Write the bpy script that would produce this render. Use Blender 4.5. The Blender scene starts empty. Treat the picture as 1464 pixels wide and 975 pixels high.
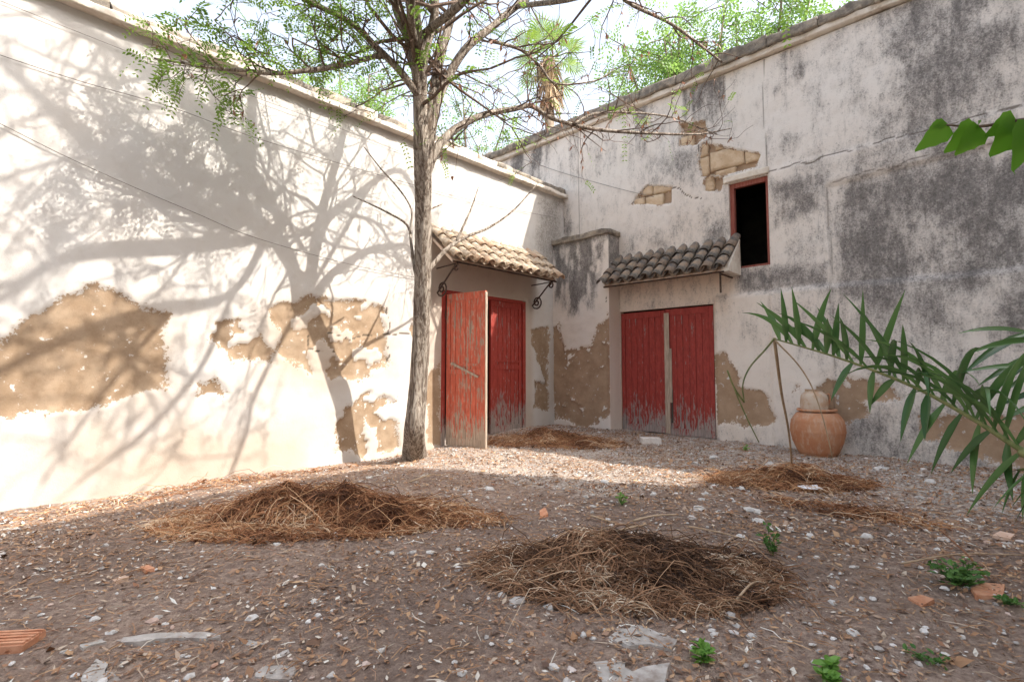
import bpy, math, random
import numpy as np
from mathutils import Vector, Matrix

# ------------------------------------------------------------------ camera
rng = np.random.default_rng(7)
random.seed(7)
FPX, HOR, CX, CY = 734., 530., 732., 487.5          # photo pixels
CAM = np.array([-9.125, -7.06, 1.25])
YAW = math.radians(43.6); PIT = math.atan((HOR - CY) / FPX)
Fh = np.array([math.cos(YAW), math.sin(YAW), 0]); RT = np.array([math.sin(YAW), -math.cos(YAW), 0]); ZZ = np.array([0, 0, 1.])
FW = math.cos(PIT) * Fh + math.sin(PIT) * ZZ; UP = -math.sin(PIT) * Fh + math.cos(PIT) * ZZ
def ray(x, y): return FW + RT * (x - CX) / FPX - UP * (y - CY) / FPX
def onY(x, y, Y=0.): d = ray(x, y); return CAM + d * ((Y - CAM[1]) / d[1])
def onX(x, y, X=0.): d = ray(x, y); return CAM + d * ((X - CAM[0]) / d[0])
def onZ(x, y, z=0.): d = ray(x, y); return CAM + d * ((z - CAM[2]) / d[2])
def atD(x, y, D): return CAM + ray(x, y) * D

scene = bpy.context.scene
COL = scene.collection
cam_d = bpy.data.cameras.new('camera'); cam = bpy.data.objects.new('camera', cam_d); COL.objects.link(cam)
M = Matrix((tuple(RT), tuple(UP), tuple(-FW))).transposed().to_4x4(); M.translation = Vector(CAM)
cam.matrix_world = M
cam_d.sensor_width = 36; cam_d.lens = 36 * FPX / 1464; cam_d.clip_end = 600; cam_d.clip_start = .05
scene.camera = cam

# ------------------------------------------------------------------ light
SUN = np.array([.45, -1., 1.05]); SUN = SUN / np.linalg.norm(SUN)      # towards the sun
S1 = SUN / -SUN[1]                                                     # one metre away from the left wall
world = bpy.data.worlds.new('World'); scene.world = world; world.use_nodes = True
wn = world.node_tree.nodes; wl = world.node_tree.links
sky = wn.new('ShaderNodeTexSky'); sky.sky_type = 'NISHITA'; sky.sun_disc = False
sky.sun_elevation = math.asin(SUN[2]); sky.sun_rotation = math.atan2(SUN[0], SUN[1])
sky.air_density = 1.2; sky.dust_density = 3.5; sky.ozone_density = 1.0
hs = wn.new('ShaderNodeHueSaturation'); hs.inputs['Saturation'].default_value = .5
wl.new(sky.outputs[0], hs.inputs['Color']); wl.new(hs.outputs[0], wn['Background'].inputs[0])
wn['Background'].inputs[1].default_value = .15
sl = bpy.data.lights.new('sun', 'SUN'); sl.energy = 2.4; sl.angle = math.radians(.53); sl.color = (1, .95, .87)
so = bpy.data.objects.new('sun', sl); COL.objects.link(so); so.location = (4, -20, 20)
so.rotation_euler = Vector(SUN).to_track_quat('Z', 'Y').to_euler()
scene.view_settings.view_transform = 'Standard'; scene.view_settings.look = 'None'
scene.view_settings.exposure = 1.72; scene.view_settings.gamma = 1

# ------------------------------------------------------------------ noise
def _vn(x, y, seed):
    xi = np.floor(x).astype(np.int64); yi = np.floor(y).astype(np.int64)
    fx = x - xi; fy = y - yi; fx = fx * fx * (3 - 2 * fx); fy = fy * fy * (3 - 2 * fy)
    def h(a, b):
        n = (a * 374761393 + b * 668265263 + seed * 974711) & 0xffffffff
        n = ((n ^ (n >> 13)) * 1274126177) & 0xffffffff
        return ((n ^ (n >> 16)) & 0xffff) / 65535.
    return (h(xi, yi) * (1 - fx) + h(xi + 1, yi) * fx) * (1 - fy) + (h(xi, yi + 1) * (1 - fx) + h(xi + 1, yi + 1) * fx) * fy
def fbm(x, y, s=1., o=5, seed=1):
    x = np.asarray(x, float) / s; y = np.asarray(y, float) / s; r = 0; a = .5; t = 0
    for k in range(o):
        r = r + a * _vn(x + 17.3 * k, y - 9.1 * k, seed + k); t += a; a *= .5; x = x * 2.03; y = y * 2.03
    return r / t                                                       # 0..1
def sstep(a, b, x): t = np.clip((x - a) / (b - a), 0, 1); return t * t * (3 - 2 * t)
def sdpoly(U, V, poly):
    P = np.array(poly, float); d = np.full(U.shape, 1e9); ins = np.zeros(U.shape, bool)
    for i in range(len(P)):
        a, b = P[i], P[(i + 1) % len(P)]; e = b - a
        t = np.clip(((U - a[0]) * e[0] + (V - a[1]) * e[1]) / (e @ e + 1e-12), 0, 1)
        d = np.minimum(d, np.hypot(U - a[0] - t * e[0], V - a[1] - t * e[1]))
        c = ((a[1] > V) != (b[1] > V)) & (U < e[0] * (V - a[1]) / (e[1] if e[1] else 1e-9) + a[0]); ins ^= c
    return np.where(ins, d, -d)

# ------------------------------------------------------------------ mesh helpers
class MB:
    def __init__(s): s.v = []; s.f = []; s.a = []
    def add(s, vs, fs, a=None):
        n = len(s.v); s.v.extend([tuple(map(float, q)) for q in vs]); s.f.extend([tuple(i + n for i in q) for q in fs])
        if a is not None: s.a.extend([a] * len(fs))
    def box(s, lo, hi, jit=0.):
        x0, y0, z0 = lo; x1, y1, z1 = hi
        vs = [(x0, y0, z0), (x1, y0, z0), (x1, y1, z0), (x0, y1, z0), (x0, y0, z1), (x1, y0, z1), (x1, y1, z1), (x0, y1, z1)]
        if jit: vs = [tuple(c + random.uniform(-jit, jit) for c in v) for v in vs]
        s.add(vs, [(3, 2, 1, 0), (4, 5, 6, 7), (0, 1, 5, 4), (1, 2, 6, 5), (2, 3, 7, 6), (3, 0, 4, 7)])
    def tube(s, pts, rad, n=6, a=None, cap=True, wob=None):
        pts = [np.array(p, float) for p in pts]; m = len(pts)
        if not hasattr(rad, '__len__'): rad = [rad] * m
        vs = []; ref = np.array([.31, .77, .55])
        pu = None
        for i in range(m):
            t = pts[min(i + 1, m - 1)] - pts[max(i - 1, 0)]; t = t / (np.linalg.norm(t) + 1e-9)
            u = np.cross(t, ref) if pu is None else pu - t * (pu @ t)
            if np.linalg.norm(u) < 1e-4: u = np.cross(t, np.array([1., 0, 0]))
            u = u / np.linalg.norm(u); w = np.cross(t, u); pu = u
            for k in range(n):
                an = 2 * math.pi * k / n; rr = rad[i] * (wob(i, k) if wob else 1)
                vs.append(pts[i] + rr * (math.cos(an) * u + math.sin(an) * w))
        fs = [(i * n + k, i * n + (k + 1) % n, (i + 1) * n + (k + 1) % n, (i + 1) * n + k) for i in range(m - 1) for k in range(n)]
        if cap: fs += [tuple(range(n))[::-1], tuple((m - 1) * n + k for k in range(n))]
        s.add(vs, fs, a)
    def build(s, name, mat, parent=None, smooth=False):
        return mobj(name, s.v, s.f, mat, parent, smooth, {'rnd': ('FACE', s.a)} if s.a else None)
def mobj(name, v, f, mat, parent=None, smooth=False, attrs=None):
    me = bpy.data.meshes.new(name); me.from_pydata([tuple(map(float, q)) for q in v] if not isinstance(v, list) else v, [], f if isinstance(f, list) else f.tolist())
    if attrs:
        for k, (dom, val) in attrs.items():
            a = me.attributes.new(k, 'FLOAT', dom); a.data.foreach_set('value', np.asarray(val, np.float32))
    if smooth: me.polygons.foreach_set('use_smooth', [True] * len(me.polygons))
    me.materials.append(mat)
    o = bpy.data.objects.new(name, me); COL.objects.link(o)
    if parent is not None: o.parent = parent
    return o
def tag(o, label=None, cat=None, group=None, kind=None):
    if label: o['label'] = label
    if cat: o['category'] = cat
    if group: o['group'] = group
    if kind: o['kind'] = kind
    return o
def empty(name, loc=(0, 0, 0), rz=0.):
    o = bpy.data.objects.new(name, None); COL.objects.link(o); o.location = tuple(map(float, loc)); o.rotation_euler = (0, 0, rz); o.empty_display_size = .1
    return o
def inst(src, parent, mw):                                             # a copy that shares its mesh
    o = src.copy(); COL.objects.link(o); o.parent = parent; o.matrix_local = mw; return o
def spline(pts, n=6):                                                  # Catmull-Rom through the rows of pts (any width)
    P = np.array(pts, float); P = np.vstack([2 * P[0] - P[1], P, 2 * P[-1] - P[-2]]); out = []
    for i in range(1, len(P) - 2):
        for k in range(n):
            t = k / n; a, b, c, d = P[i - 1], P[i], P[i + 1], P[i + 2]
            out.append(.5 * (2 * b + (c - a) * t + (2 * a - 5 * b + 4 * c - d) * t * t + (3 * b - a - 3 * c + d) * t ** 3))
    out.append(P[-2]); return np.array(out)

# ------------------------------------------------------------------ materials
class NT:
    def __init__(s, name):
        s.m = bpy.data.materials.new(name); s.m.use_nodes = True; s.n = s.m.node_tree.nodes; s.l = s.m.node_tree.links
        s.b = s.n['Principled BSDF']; s.co = s.n.new('ShaderNodeTexCoord')
    def set(s, inp, v):
        if hasattr(v, 'is_linked') or hasattr(v, 'links'): s.l.new(v, inp)
        else: inp.default_value = v
    def noise(s, scale, detail=5, rough=.6, stretch=None, vec=None, dist=0.):
        t = s.n.new('ShaderNodeTexNoise'); t.inputs['Scale'].default_value = scale; t.inputs['Detail'].default_value = detail
        t.inputs['Roughness'].default_value = rough; t.inputs['Distortion'].default_value = dist
        v = vec or s.co.outputs['Object']
        if stretch:
            mp = s.n.new('ShaderNodeMapping'); mp.inputs['Scale'].default_value = stretch; s.l.new(v, mp.inputs[0]); v = mp.outputs[0]
        s.l.new(v, t.inputs['Vector']); return t.outputs['Fac']
    def attr(s, name): a = s.n.new('ShaderNodeAttribute'); a.attribute_name = name; return a.outputs['Fac']
    def math(s, op, a, b=0., clamp=False):
        m = s.n.new('ShaderNodeMath'); m.operation = op; m.use_clamp = clamp; s.set(m.inputs[0], a); s.set(m.inputs[1], b); return m.outputs[0]
    def rng(s, v, a, b, c=0., d=1.):
        m = s.n.new('ShaderNodeMapRange'); m.interpolation_type = 'SMOOTHSTEP'; s.set(m.inputs[0], v)
        for i, q in enumerate((a, b, c, d)): m.inputs[i + 1].default_value = q
        return m.outputs[0]
    def mix(s, f, a, b):
        m = s.n.new('ShaderNodeMix'); m.data_type = 'RGBA'; s.set(m.inputs[0], f)
        for i, q in ((6, a), (7, b)): s.set(m.inputs[i], q if not isinstance(q, tuple) else (*q[:3], 1))
        return m.outputs[2]
    def ramp(s, v, stops, const=False):
        r = s.n.new('ShaderNodeValToRGB'); s.l.new(v, r.inputs[0]); e = r.color_ramp.elements
        if const: r.color_ramp.interpolation = 'CONSTANT'
        while len(e) < len(stops): e.new(.5)
        for q, (p, c) in zip(e, stops): q.position = p; q.color = (*c, 1)
        return r.outputs[0]
    def out(s, col, rough=.9, bump=None, bs=.3, bd=.02, spec=.25):
        s.set(s.b.inputs['Base Color'], col if not isinstance(col, tuple) else (*col, 1)); s.set(s.b.inputs['Roughness'], rough)
        s.b.inputs['Specular IOR Level'].default_value = spec
        if bump is not None:
            b = s.n.new('ShaderNodeBump'); b.inputs['Strength'].default_value = bs; b.inputs['Distance'].default_value = bd
            s.l.new(bump, b.inputs['Height']); s.l.new(b.outputs[0], s.b.inputs['Normal'])
        return s.m
def simple(name, c1, c2, scale=8., bs=.3, bd=.01, rough=.9, stretch=None, c3=None, spec=.25):
    n = NT(name); a = n.noise(scale, 6, .65, stretch); col = n.mix(n.rng(a, .35, .65), c1, c2)
    if c3: col = n.mix(n.rng(n.noise(scale * .35, 5, .7, stretch), .5, .68), col, c3)
    return n.out(col, rough, n.noise(scale * 4, 6, .7, stretch), bs, bd, spec)
def leafmat(name, c1, c2, trans=.45, rough=.5):
    n = NT(name); r = n.attr('rnd'); col = n.mix(r, c1, c2); n.out(col, rough, spec=.35)
    tr = n.n.new('ShaderNodeBsdfTranslucent'); n.l.new(col, tr.inputs[0]); mx = n.n.new('ShaderNodeMixShader'); mx.inputs[0].default_value = trans
    n.l.new(n.b.outputs[0], mx.inputs[1]); n.l.new(tr.outputs[0], mx.inputs[2]); n.l.new(mx.outputs[0], n.n['Material Output'].inputs[0])
    return n.m

def wall_mat(name, white, cream, bare1, bare2, grimec):
    n = NT(name)
    peel, grime, tint, crack = n.attr('peel'), n.attr('grime'), n.attr('tint'), n.attr('crack')
    big = n.noise(.9, 6, .6); mid = n.noise(5, 6, .65); fine = n.noise(28, 5, .7); vf = n.noise(90, 4, .7)
    pl = n.mix(n.math('ADD', tint, n.math('MULTIPLY', n.math('SUBTRACT', big, .5), .9), True), white, cream)
    pl = n.mix(n.rng(mid, .5, .8, 0, .35), pl, tuple(c * .78 for c in cream))
    streak = n.noise(3, 5, .6, (6, 6, .5))
    g3 = n.noise(13, 8, .8, (1, 1, .6)); g2 = n.noise(3.2, 7, .7, (1.2, 1.2, .45)); pl = n.mix(n.math('MULTIPLY', n.rng(n.math('ADD', grime, n.math('MULTIPLY', n.math('SUBTRACT', g2, .5), 1.6)), .15, 1.0), .62), pl, tuple(c * 3.4 for c in grimec)); g4 = n.noise(42, 5, .75)
    g = n.math('ADD', grime, n.math('MULTIPLY', n.math('SUBTRACT', n.math('ADD', n.math('MULTIPLY', g4, .35), n.math('ADD', n.math('MULTIPLY', g3, .4), n.math('MULTIPLY', g2, .25))), .5), 5.5))
    gf = n.math('MULTIPLY', n.rng(g, .25, 1.2), n.rng(grime, .02, .3))
    pl = n.mix(n.math('MULTIPLY', gf, .9), pl, n.mix(n.rng(fine, .3, .7), grimec, tuple(c * 2.4 for c in grimec)))
    pl = n.mix(n.math('MULTIPLY', n.rng(streak, .6, .75), n.rng(grime, .05, .5, 0, .45)), pl, grimec)
    fl = n.math('ADD', peel, n.math('MULTIPLY', n.math('SUBTRACT', n.math('ADD', n.math('MULTIPLY', fine, .55), n.math('MULTIPLY', mid, .75)), .65), .42))
    pf = n.rng(fl, -.006, .012)
    bare = n.mix(n.rng(n.noise(3.2, 6, .7), .35, .7), bare1, bare2); bare = n.mix(n.rng(fine, .55, .8, 0, .5), bare, tuple(c * .6 for c in bare1))
    bare = n.mix(n.rng(n.noise(11, 4, .6), .62, .7, 0, .7), bare, tuple(min(.7, c * 1.35) for c in white))
    edge = n.math('MULTIPLY', n.rng(fl, -.035, -.004), n.math('SUBTRACT', 1., pf))
    col = n.mix(pf, n.mix(n.math('MULTIPLY', edge, .3), pl, cream), bare)
    col = n.mix(n.rng(crack, .2, .8, 0, .85), col, (.10, .075, .055))
    h = n.math('SUBTRACT', n.math('ADD', n.math('MULTIPLY', fine, .5), n.math('MULTIPLY', vf, .35)), n.math('MULTIPLY', pf, .6))
    return n.out(col, .93, h, .45, .015, .15)

M_LW = wall_mat('whitewashed_plaster', (.56, .535, .505), (.47, .395, .325), (.28, .195, .125), (.37, .275, .19), (.17, .155, .14))
M_RW = wall_mat('weathered_plaster', (.74, .705, .665), (.68, .585, .50), (.32, .22, .145), (.42, .30, .205), (.085, .078, .074))
M_PEACH = simple('peach_render', (.66, .49, .38), (.72, .58, .47), 4, .25, .01, c3=(.58, .42, .31))
M_STONE = simple('sandstone', (.55, .40, .26), (.64, .50, .35), 7, .6, .02, c3=(.40, .28, .18))
M_COPE = simple('lichen_stone', (.16, .14, .12), (.34, .29, .23), 6, .7, .03, c3=(.52, .45, .36))
M_LEDGE = simple('cream_ledge', (.62, .54, .45), (.72, .66, .58), 6, .4, .01, c3=(.40, .32, .24))
M_SLATE = simple('grey_roof_tile', (.10, .092, .085), (.23, .20, .17), 13, .5, .01, c3=(.32, .23, .16))
M_OCHRE = simple('pale_roof_tile', (.42, .30, .20), (.60, .52, .42), 13, .5, .01, c3=(.27, .20, .14))
M_IRON = simple('dark_iron', (.035, .028, .025), (.09, .05, .035), 30, .4, .002, .7)
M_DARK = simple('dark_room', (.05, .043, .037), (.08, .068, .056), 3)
M_WIRE = simple('cable_sheath', (.16, .135, .12), (.26, .23, .20), 20)
M_SHADE = simple('house_render', (.62, .52, .42), (.70, .60, .50), 2)
def door_mat(name, red, wood, wear, low):
    n = NT(name); st = (14, 14, 1.2); a = n.noise(2.2, 7, .72, st); b = n.noise(9, 6, .7, (3, 3, .8)); c = n.noise(1.3, 5, .6)
    z = n.n.new('ShaderNodeSeparateXYZ'); n.l.new(n.co.outputs['Object'], z.inputs[0])
    lowf = n.rng(z.outputs[2], low, -.1, 0, .14)
    w = n.math('ADD', n.math('ADD', n.math('MULTIPLY', a, .55), n.math('MULTIPLY', b, .3)), n.math('ADD', n.math('MULTIPLY', c, .25), lowf))
    f = n.rng(w, wear, wear + .045)
    paint = n.mix(n.rng(b, .3, .7), red, tuple(q * 1.5 for q in red)); wd = n.mix(n.rng(a, .35, .65), wood, tuple(q * .55 for q in wood))
    return n.out(n.mix(f, paint, wd), .7, n.math('ADD', a, n.math('MULTIPLY', f, -.3)), .5, .006, .3)
M_DOORL = door_mat('sunbleached_red_paint', (.43, .095, .055), (.56, .44, .34), .57, .7)
M_DOORC = door_mat('red_paint_worn', (.25, .036, .026), (.42, .35, .31), .61, 1.1)
M_DOORR = door_mat('deep_red_paint', (.23, .033, .026), (.40, .33, .30), .625, 1.0)
M_WOOD = simple('bare_grey_wood', (.30, .235, .18), (.47, .38, .30), 5, .5, .006, .85, (8, 8, .8))
M_FRAME = simple('faded_red_wood', (.24, .06, .045), (.32, .12, .09), 6, .4, .004, .8, (8, 8, .8))

# ------------------------------------------------------------------ ground
def gz(x, y):
    x = np.asarray(x, float); y = np.asarray(y, float)
    z = -.09 * sstep(-2.6, 0, y) * sstep(-2.4, -4.2, x) + .075 * sstep(-3.2, -1.2, x) * sstep(-3.5, -.5, y) + .02 * sstep(-2.5, -.4, x)
    inn = sstep(-30, -15, x) * sstep(-25, -12, y)
    z = z + inn * ((fbm(x, y, 1.7, 4, 3) - .5) * .11 + (fbm(x, y, .35, 4, 9) - .5) * .045)
    return z
def G(x, y, dz=0.): return np.array([x, y, float(gz(x, y)) + dz])
def onG(px, py, dz=0.):
    p = onZ(px, py, 0.)
    for _ in range(4): p = onZ(px, py, float(gz(p[0], p[1])))
    return p + np.array([0, 0, dz])
gx = np.concatenate([[-200, -90, -45, -25, -17], np.arange(-13, -10, .25), np.arange(-10, .6, .03), [1.2, 2.5, 5, 12, 30, 80, 200]])
gy = np.concatenate([[-200, -90, -45, -25, -17], np.arange(-13, -8.6, .25), np.arange(-8.6, .6, .03), [1.2, 2.5, 5, 12, 30, 80, 200]])
GX, GY = np.meshgrid(gx, gy, indexing='ij'); GZ = gz(GX, GY) + np.where((GX > -10) & (GY > -8.6), (fbm(GX, GY, .07, 3, 31) - .5) * .022, 0)
def gridfaces(nu, nv):
    i = np.arange((nu - 1) * (nv - 1)); r = i // (nv - 1); c = i % (nv - 1); a = r * nv + c
    return np.stack([a, a + nv, a + nv + 1, a + 1], 1)
n = NT('leafy_soil')
b1 = n.noise(.55, 6, .6); b2 = n.noise(4, 6, .7); b3 = n.noise(26, 6, .75); b4 = n.noise(80, 4, .8)
soil = n.mix(n.rng(b3, .35, .66), (.26, .186, .152), (.50, .385, .31))
soil = n.mix(n.rng(b1, .42, .62, 0, .55), soil, (.17, .125, .105)); soil = n.mix(n.rng(b2, .45, .75, 0, .6), soil, (.29, .195, .14))
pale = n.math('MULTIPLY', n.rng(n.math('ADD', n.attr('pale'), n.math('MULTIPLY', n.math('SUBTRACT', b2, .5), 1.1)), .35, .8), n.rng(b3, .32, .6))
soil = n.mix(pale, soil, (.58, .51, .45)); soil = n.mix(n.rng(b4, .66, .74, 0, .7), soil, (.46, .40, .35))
M_SOIL = n.out(soil, .95, n.math('ADD', b3, n.math('MULTIPLY', b4, .5)), .9, .03, .1)
pale_sun_a = (.8 * sstep(-5.6, -4.6, GX) * sstep(-4.9, -4.0, GY) + sstep(-4.8, -1.6, GX) * 1.0 + .55 * sstep(-.9, -.1, GY) + .45 * sstep(-7.2, -9, GX) * sstep(-3, -5, GY) + .35 * sstep(-6.2, -7.2, GX) * sstep(-5.2, -6.4, GY)).clip(0, 1)  # first term paints the soil before the doors paler to brighten the sunlit patch
tag(mobj('ground', np.stack([GX, GY, GZ], -1).reshape(-1, 3).tolist(), gridfaces(len(gx), len(gy)), M_SOIL, None, True, {'pale': ('POINT', pale_sun_a.ravel())}), kind='structure')

# ------------------------------------------------------------------ walls
def panel(name, org, du, nrm, us, vs, mat, fn, parent=None, holes=()):
    us = np.unique(np.round(np.concatenate([us] + [[h[0], h[1]] for h in holes]), 4)); vs = np.unique(np.round(np.concatenate([vs] + [[h[2], h[3]] for h in holes]), 4))
    U, V = np.meshgrid(us, vs, indexing='ij'); d, at = fn(U, V)
    org, du, nrm = map(lambda q: np.array(q, float), (org, du, nrm))
    P = org + U[..., None] * du + V[..., None] * ZZ + d[..., None] * nrm
    Fc = gridfaces(len(us), len(vs)); uc = (us[:-1] + us[1:]) / 2; vc = (vs[:-1] + vs[1:]) / 2; UC, VC = np.meshgrid(uc, vc, indexing='ij')
    keep = np.ones(UC.shape, bool)
    for h in holes: keep &= ~((UC > h[0]) & (UC < h[1]) & (VC > h[2]) & (VC < h[3]))
    Fc = Fc[keep.ravel()]
    if np.dot(np.cross(du, ZZ), nrm) < 0: Fc = Fc[:, ::-1]
    return mobj(name, P.reshape(-1, 3).tolist(), Fc, mat, parent, True, {k: ('POINT', v.ravel()) for k, v in at.items()})
def LP(*pts): return [(onY(x, y)[0], onY(x, y)[2]) for x, y in pts]           # photo pixels -> (X, z) on the left wall
def RP(*pts): return [(-onX(x, y)[1], onX(x, y)[2]) for x, y in pts]          # photo pixels -> (-Y, z) on the right wall
def BP(*pts): return [(-onX(x, y, -.4)[1], onX(x, y, -.4)[2]) for x, y in pts]
def cracks(U, V, lines, w=.012, seed=5):
    c = np.zeros(U.shape)
    for k, ln in enumerate(lines):
        L = np.array(ln, float)
        d = np.full(U.shape, 9.)
        nu = (fbm(U, V, .25, 4, seed + k) - .5) * .14; nv = (fbm(U, V, .25, 4, seed + 40 + k) - .5) * .14
        for a, b in zip(L[:-1], L[1:]):
            e = b - a; t = np.clip(((U + nu - a[0]) * e[0] + (V + nv - a[1]) * e[1]) / (e @ e), 0, 1)
            d = np.minimum(d, np.hypot(U + nu - a[0] - t * e[0], V + nv - a[1] - t * e[1]))
        c = np.maximum(c, sstep(w * 1.7, w * .4, d))
    return c
def soft(U, V, poly, w=.5): return sstep(-w, w, sdpoly(U, V, poly))

LD = (-3.5, -1.3, -.6, 2.68)                                                  # left doorway, X and z
def left_fn(U, V):
    nz = (fbm(U, V, .45, 3, 21) - .5) * .34
    peel = np.full(U.shape, -1.)
    for poly in (LP((-250, 560), (0, 488), (55, 450), (120, 408), (150, 412), (243, 447), (243, 552), (205, 560), (120, 585), (0, 600), (-250, 640)),
                 LP((610, 545), (628, 520), (630, 632), (612, 632)), LP((758, 470), (786, 462), (784, 560), (768, 520)), LP((762, 540), (785, 545), (783, 585), (765, 578)),
                 LP((585, 470), (592, 455), (592, 485))):
        peel = np.maximum(peel, sdpoly(U, V, poly) + nz * .55)
    p2 = np.full(U.shape, -1.)
    for poly in (LP((382, 440), (445, 424), (470, 430), (560, 440), (556, 520), (520, 545), (440, 540), (400, 505)), LP((470, 590), (530, 560), (575, 575), (570, 640), (478, 655)), LP((300, 470), (375, 455), (390, 520), (330, 530)), LP((275, 545), (310, 535), (330, 565), (290, 585))):
        p2 = np.maximum(p2, sdpoly(U, V, poly) + nz * .8)
    peel = np.maximum(peel, np.where(fbm(U, V, .3, 3, 91) > .40, p2 * .8 - .03, -.3))
    grime = .95 * soft(U, V, LP((772, 285), (803, 285), (800, 400), (786, 395), (765, 350)), .22) + .30 * sstep(4.6, 5.15, V) * fbm(U, V, .8, 4, 8) + .20 * sstep(.5, 0, V) * fbm(U, V, .5, 4, 5)
    tint = .10 + .9 * sstep(2.5, 1.2, V) * sstep(.3, .75, fbm(U, V, 1.1, 4, 77)) + .8 * soft(U, V, [(-3.8, -.3), (-1.1, -.3), (-1.1, 3.6), (-3.8, 3.6)], .1) + .55 * soft(U, V, LP((360, 430), (575, 430), (575, 540), (360, 560)), .35)
    cr = cracks(U, V, [LP((470, 478), (500, 484), (585, 478)), LP((440, 480), (440, 500), (480, 505)), LP((555, 440), (555, 520))], .009)
    d = (fbm(U, V, 1.6, 4, 2) - .5) * .05 + (fbm(U, V, .16, 4, 4) - .5) * .012 - .026 * sstep(-.02, .03, peel) - .01 * cr
    d = d - .03 * sstep(0, .06, p2) * (fbm(U, V, .13, 3, 66) - .2)
    edge = sstep(.0, .12, np.minimum(np.minimum(np.abs(U - LD[0]) + np.where((V > LD[3] + .1), 1, 0), np.abs(U - LD[1]) + np.where(V > LD[3] + .1, 1, 0)), np.abs(V - LD[3]) + np.where((U < LD[0] - .1) | (U > LD[1] + .1), 1, 0)))
    return d * edge, {'peel': peel, 'grime': grime.clip(0, 1), 'tint': tint.clip(0, 1), 'crack': cr}
wl_root = empty('courtyard_wall'); tag(wl_root, 'tall sunlit white plastered wall with cornice, dappled by tree shadow', 'wall')
panel('plaster', (0, 0, 0), (1, 0, 0), (0, -1, 0), np.concatenate([np.arange(-18, -10, .4), np.arange(-10, .001, .03)]), np.arange(-.6, 5.131, .03), M_LW, left_fn, wl_root, [LD])
def reveal(name, u0, u1, z0, z1, depth, axis, mat, parent):                   # four sides of an opening
    b = MB(); t = .004
    for q in ([(u0, z0), (u0, z1)], [(u0, z1), (u1, z1)], [(u1, z1), (u1, z0)]):
        vs = []
        for (u, z) in q:
            for w in (-.0, depth): vs.append((u, w, z) if axis == 'y' else (w, -u, z))
        b.add(vs, [(0, 1, 3, 2)])
    return b.build(name, mat, parent)
def room(name, u0, u1, z0, z1, d0, d1, axis, parent):
    b = MB(); P = lambda u, w, z: (u, w, z) if axis == 'y' else (w, -u, z)
    e = .7; f = .02
    O = [(u0 - e, z0), (u1 + e, z0), (u1 + e, z1 + .5), (u0 - e, z1 + .5)]; I = [(u0 - f, z0 - f), (u1 + f, z0 - f), (u1 + f, z1 + f), (u0 - f, z1 + f)]
    vs = [P(u, d0, z) for u, z in O] + [P(u, d1, z) for u, z in O] + [P(u, d0, z) for u, z in I]
    b.add(vs, [(4, 5, 6, 7)] + [(i, (i + 1) % 4, 4 + (i + 1) % 4, 4 + i) for i in range(4)] + [(i, (i + 1) % 4, 8 + (i + 1) % 4, 8 + i) for i in range(4)])
    return b.build(name, M_DARK, parent)
reveal('door_reveal', LD[0], LD[1], LD[2], LD[3], .32, 'y', M_PEACH, wl_root)
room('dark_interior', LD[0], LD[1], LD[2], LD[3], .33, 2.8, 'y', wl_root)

# cornice: ledge slabs and rough stones on top
def rough_box(lo, hi, amp, seed, seg=.07):
    lo = np.array(lo); hi = np.array(hi); L = hi - lo; b = MB(); ax = int(np.argmax(L)); m = max(2, int(L[ax] / seg)); k = 12
    oth = [i for i in range(3) if i != ax]; vs = []
    for i in range(m + 1):
        for j in range(k):
            an = 2 * math.pi * (j + .5) / k; q = np.array([math.cos(an), math.sin(an)]); q = np.sign(q) * np.abs(q) ** .45; q = q / max(1e-6, max(abs(q)))
            p = np.zeros(3); p[ax] = lo[ax] + L[ax] * i / m
            nn = (float(fbm(p[ax] * 1.0 + j * .35 + seed, j * .5, .22, 3, 4)) - .5) * amp
            for c, o in enumerate(oth): p[o] = (lo[o] + hi[o]) / 2 + q[c] * (L[o] / 2 + nn)
            vs.append(p)
    fs = [(i * k + j, i * k + (j + 1) % k, (i + 1) * k + (j + 1) % k, (i + 1) * k + j) for i in range(m) for j in range(k)] + [tuple(range(k))[::-1], tuple(m * k + j for j in range(k))]
    b.add(vs, fs); return b
ledge = rough_box((-18, -.13, 5.125), (-.02, .3, 5.205), .03, 1).build('cornice', M_LEDGE, wl_root, True)
x = -18.
while x < -.1:
    w = random.uniform(.42, .62); x2 = min(x + w, -.04)
    if x2 - x > .15: rough_box((x + .008, -.085 + random.uniform(-.02, .02), 5.215), (x2 - .008, .42, 5.33 + random.uniform(-.02, .03)), .05, x).build('coping_stone', M_COPE if x > -1.6 else (M_COPE if random.random() < .45 else M_LEDGE), wl_root, True)
    x += w
# back of the wall
b = MB(); b.box((-18, .5, -.6), (-3.9 - .5, .6, 5.1)); b.box((-18, .06, 5.0), (-.02, .6, 5.1)); b.build('wall_back', M_LEDGE, wl_root)

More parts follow.
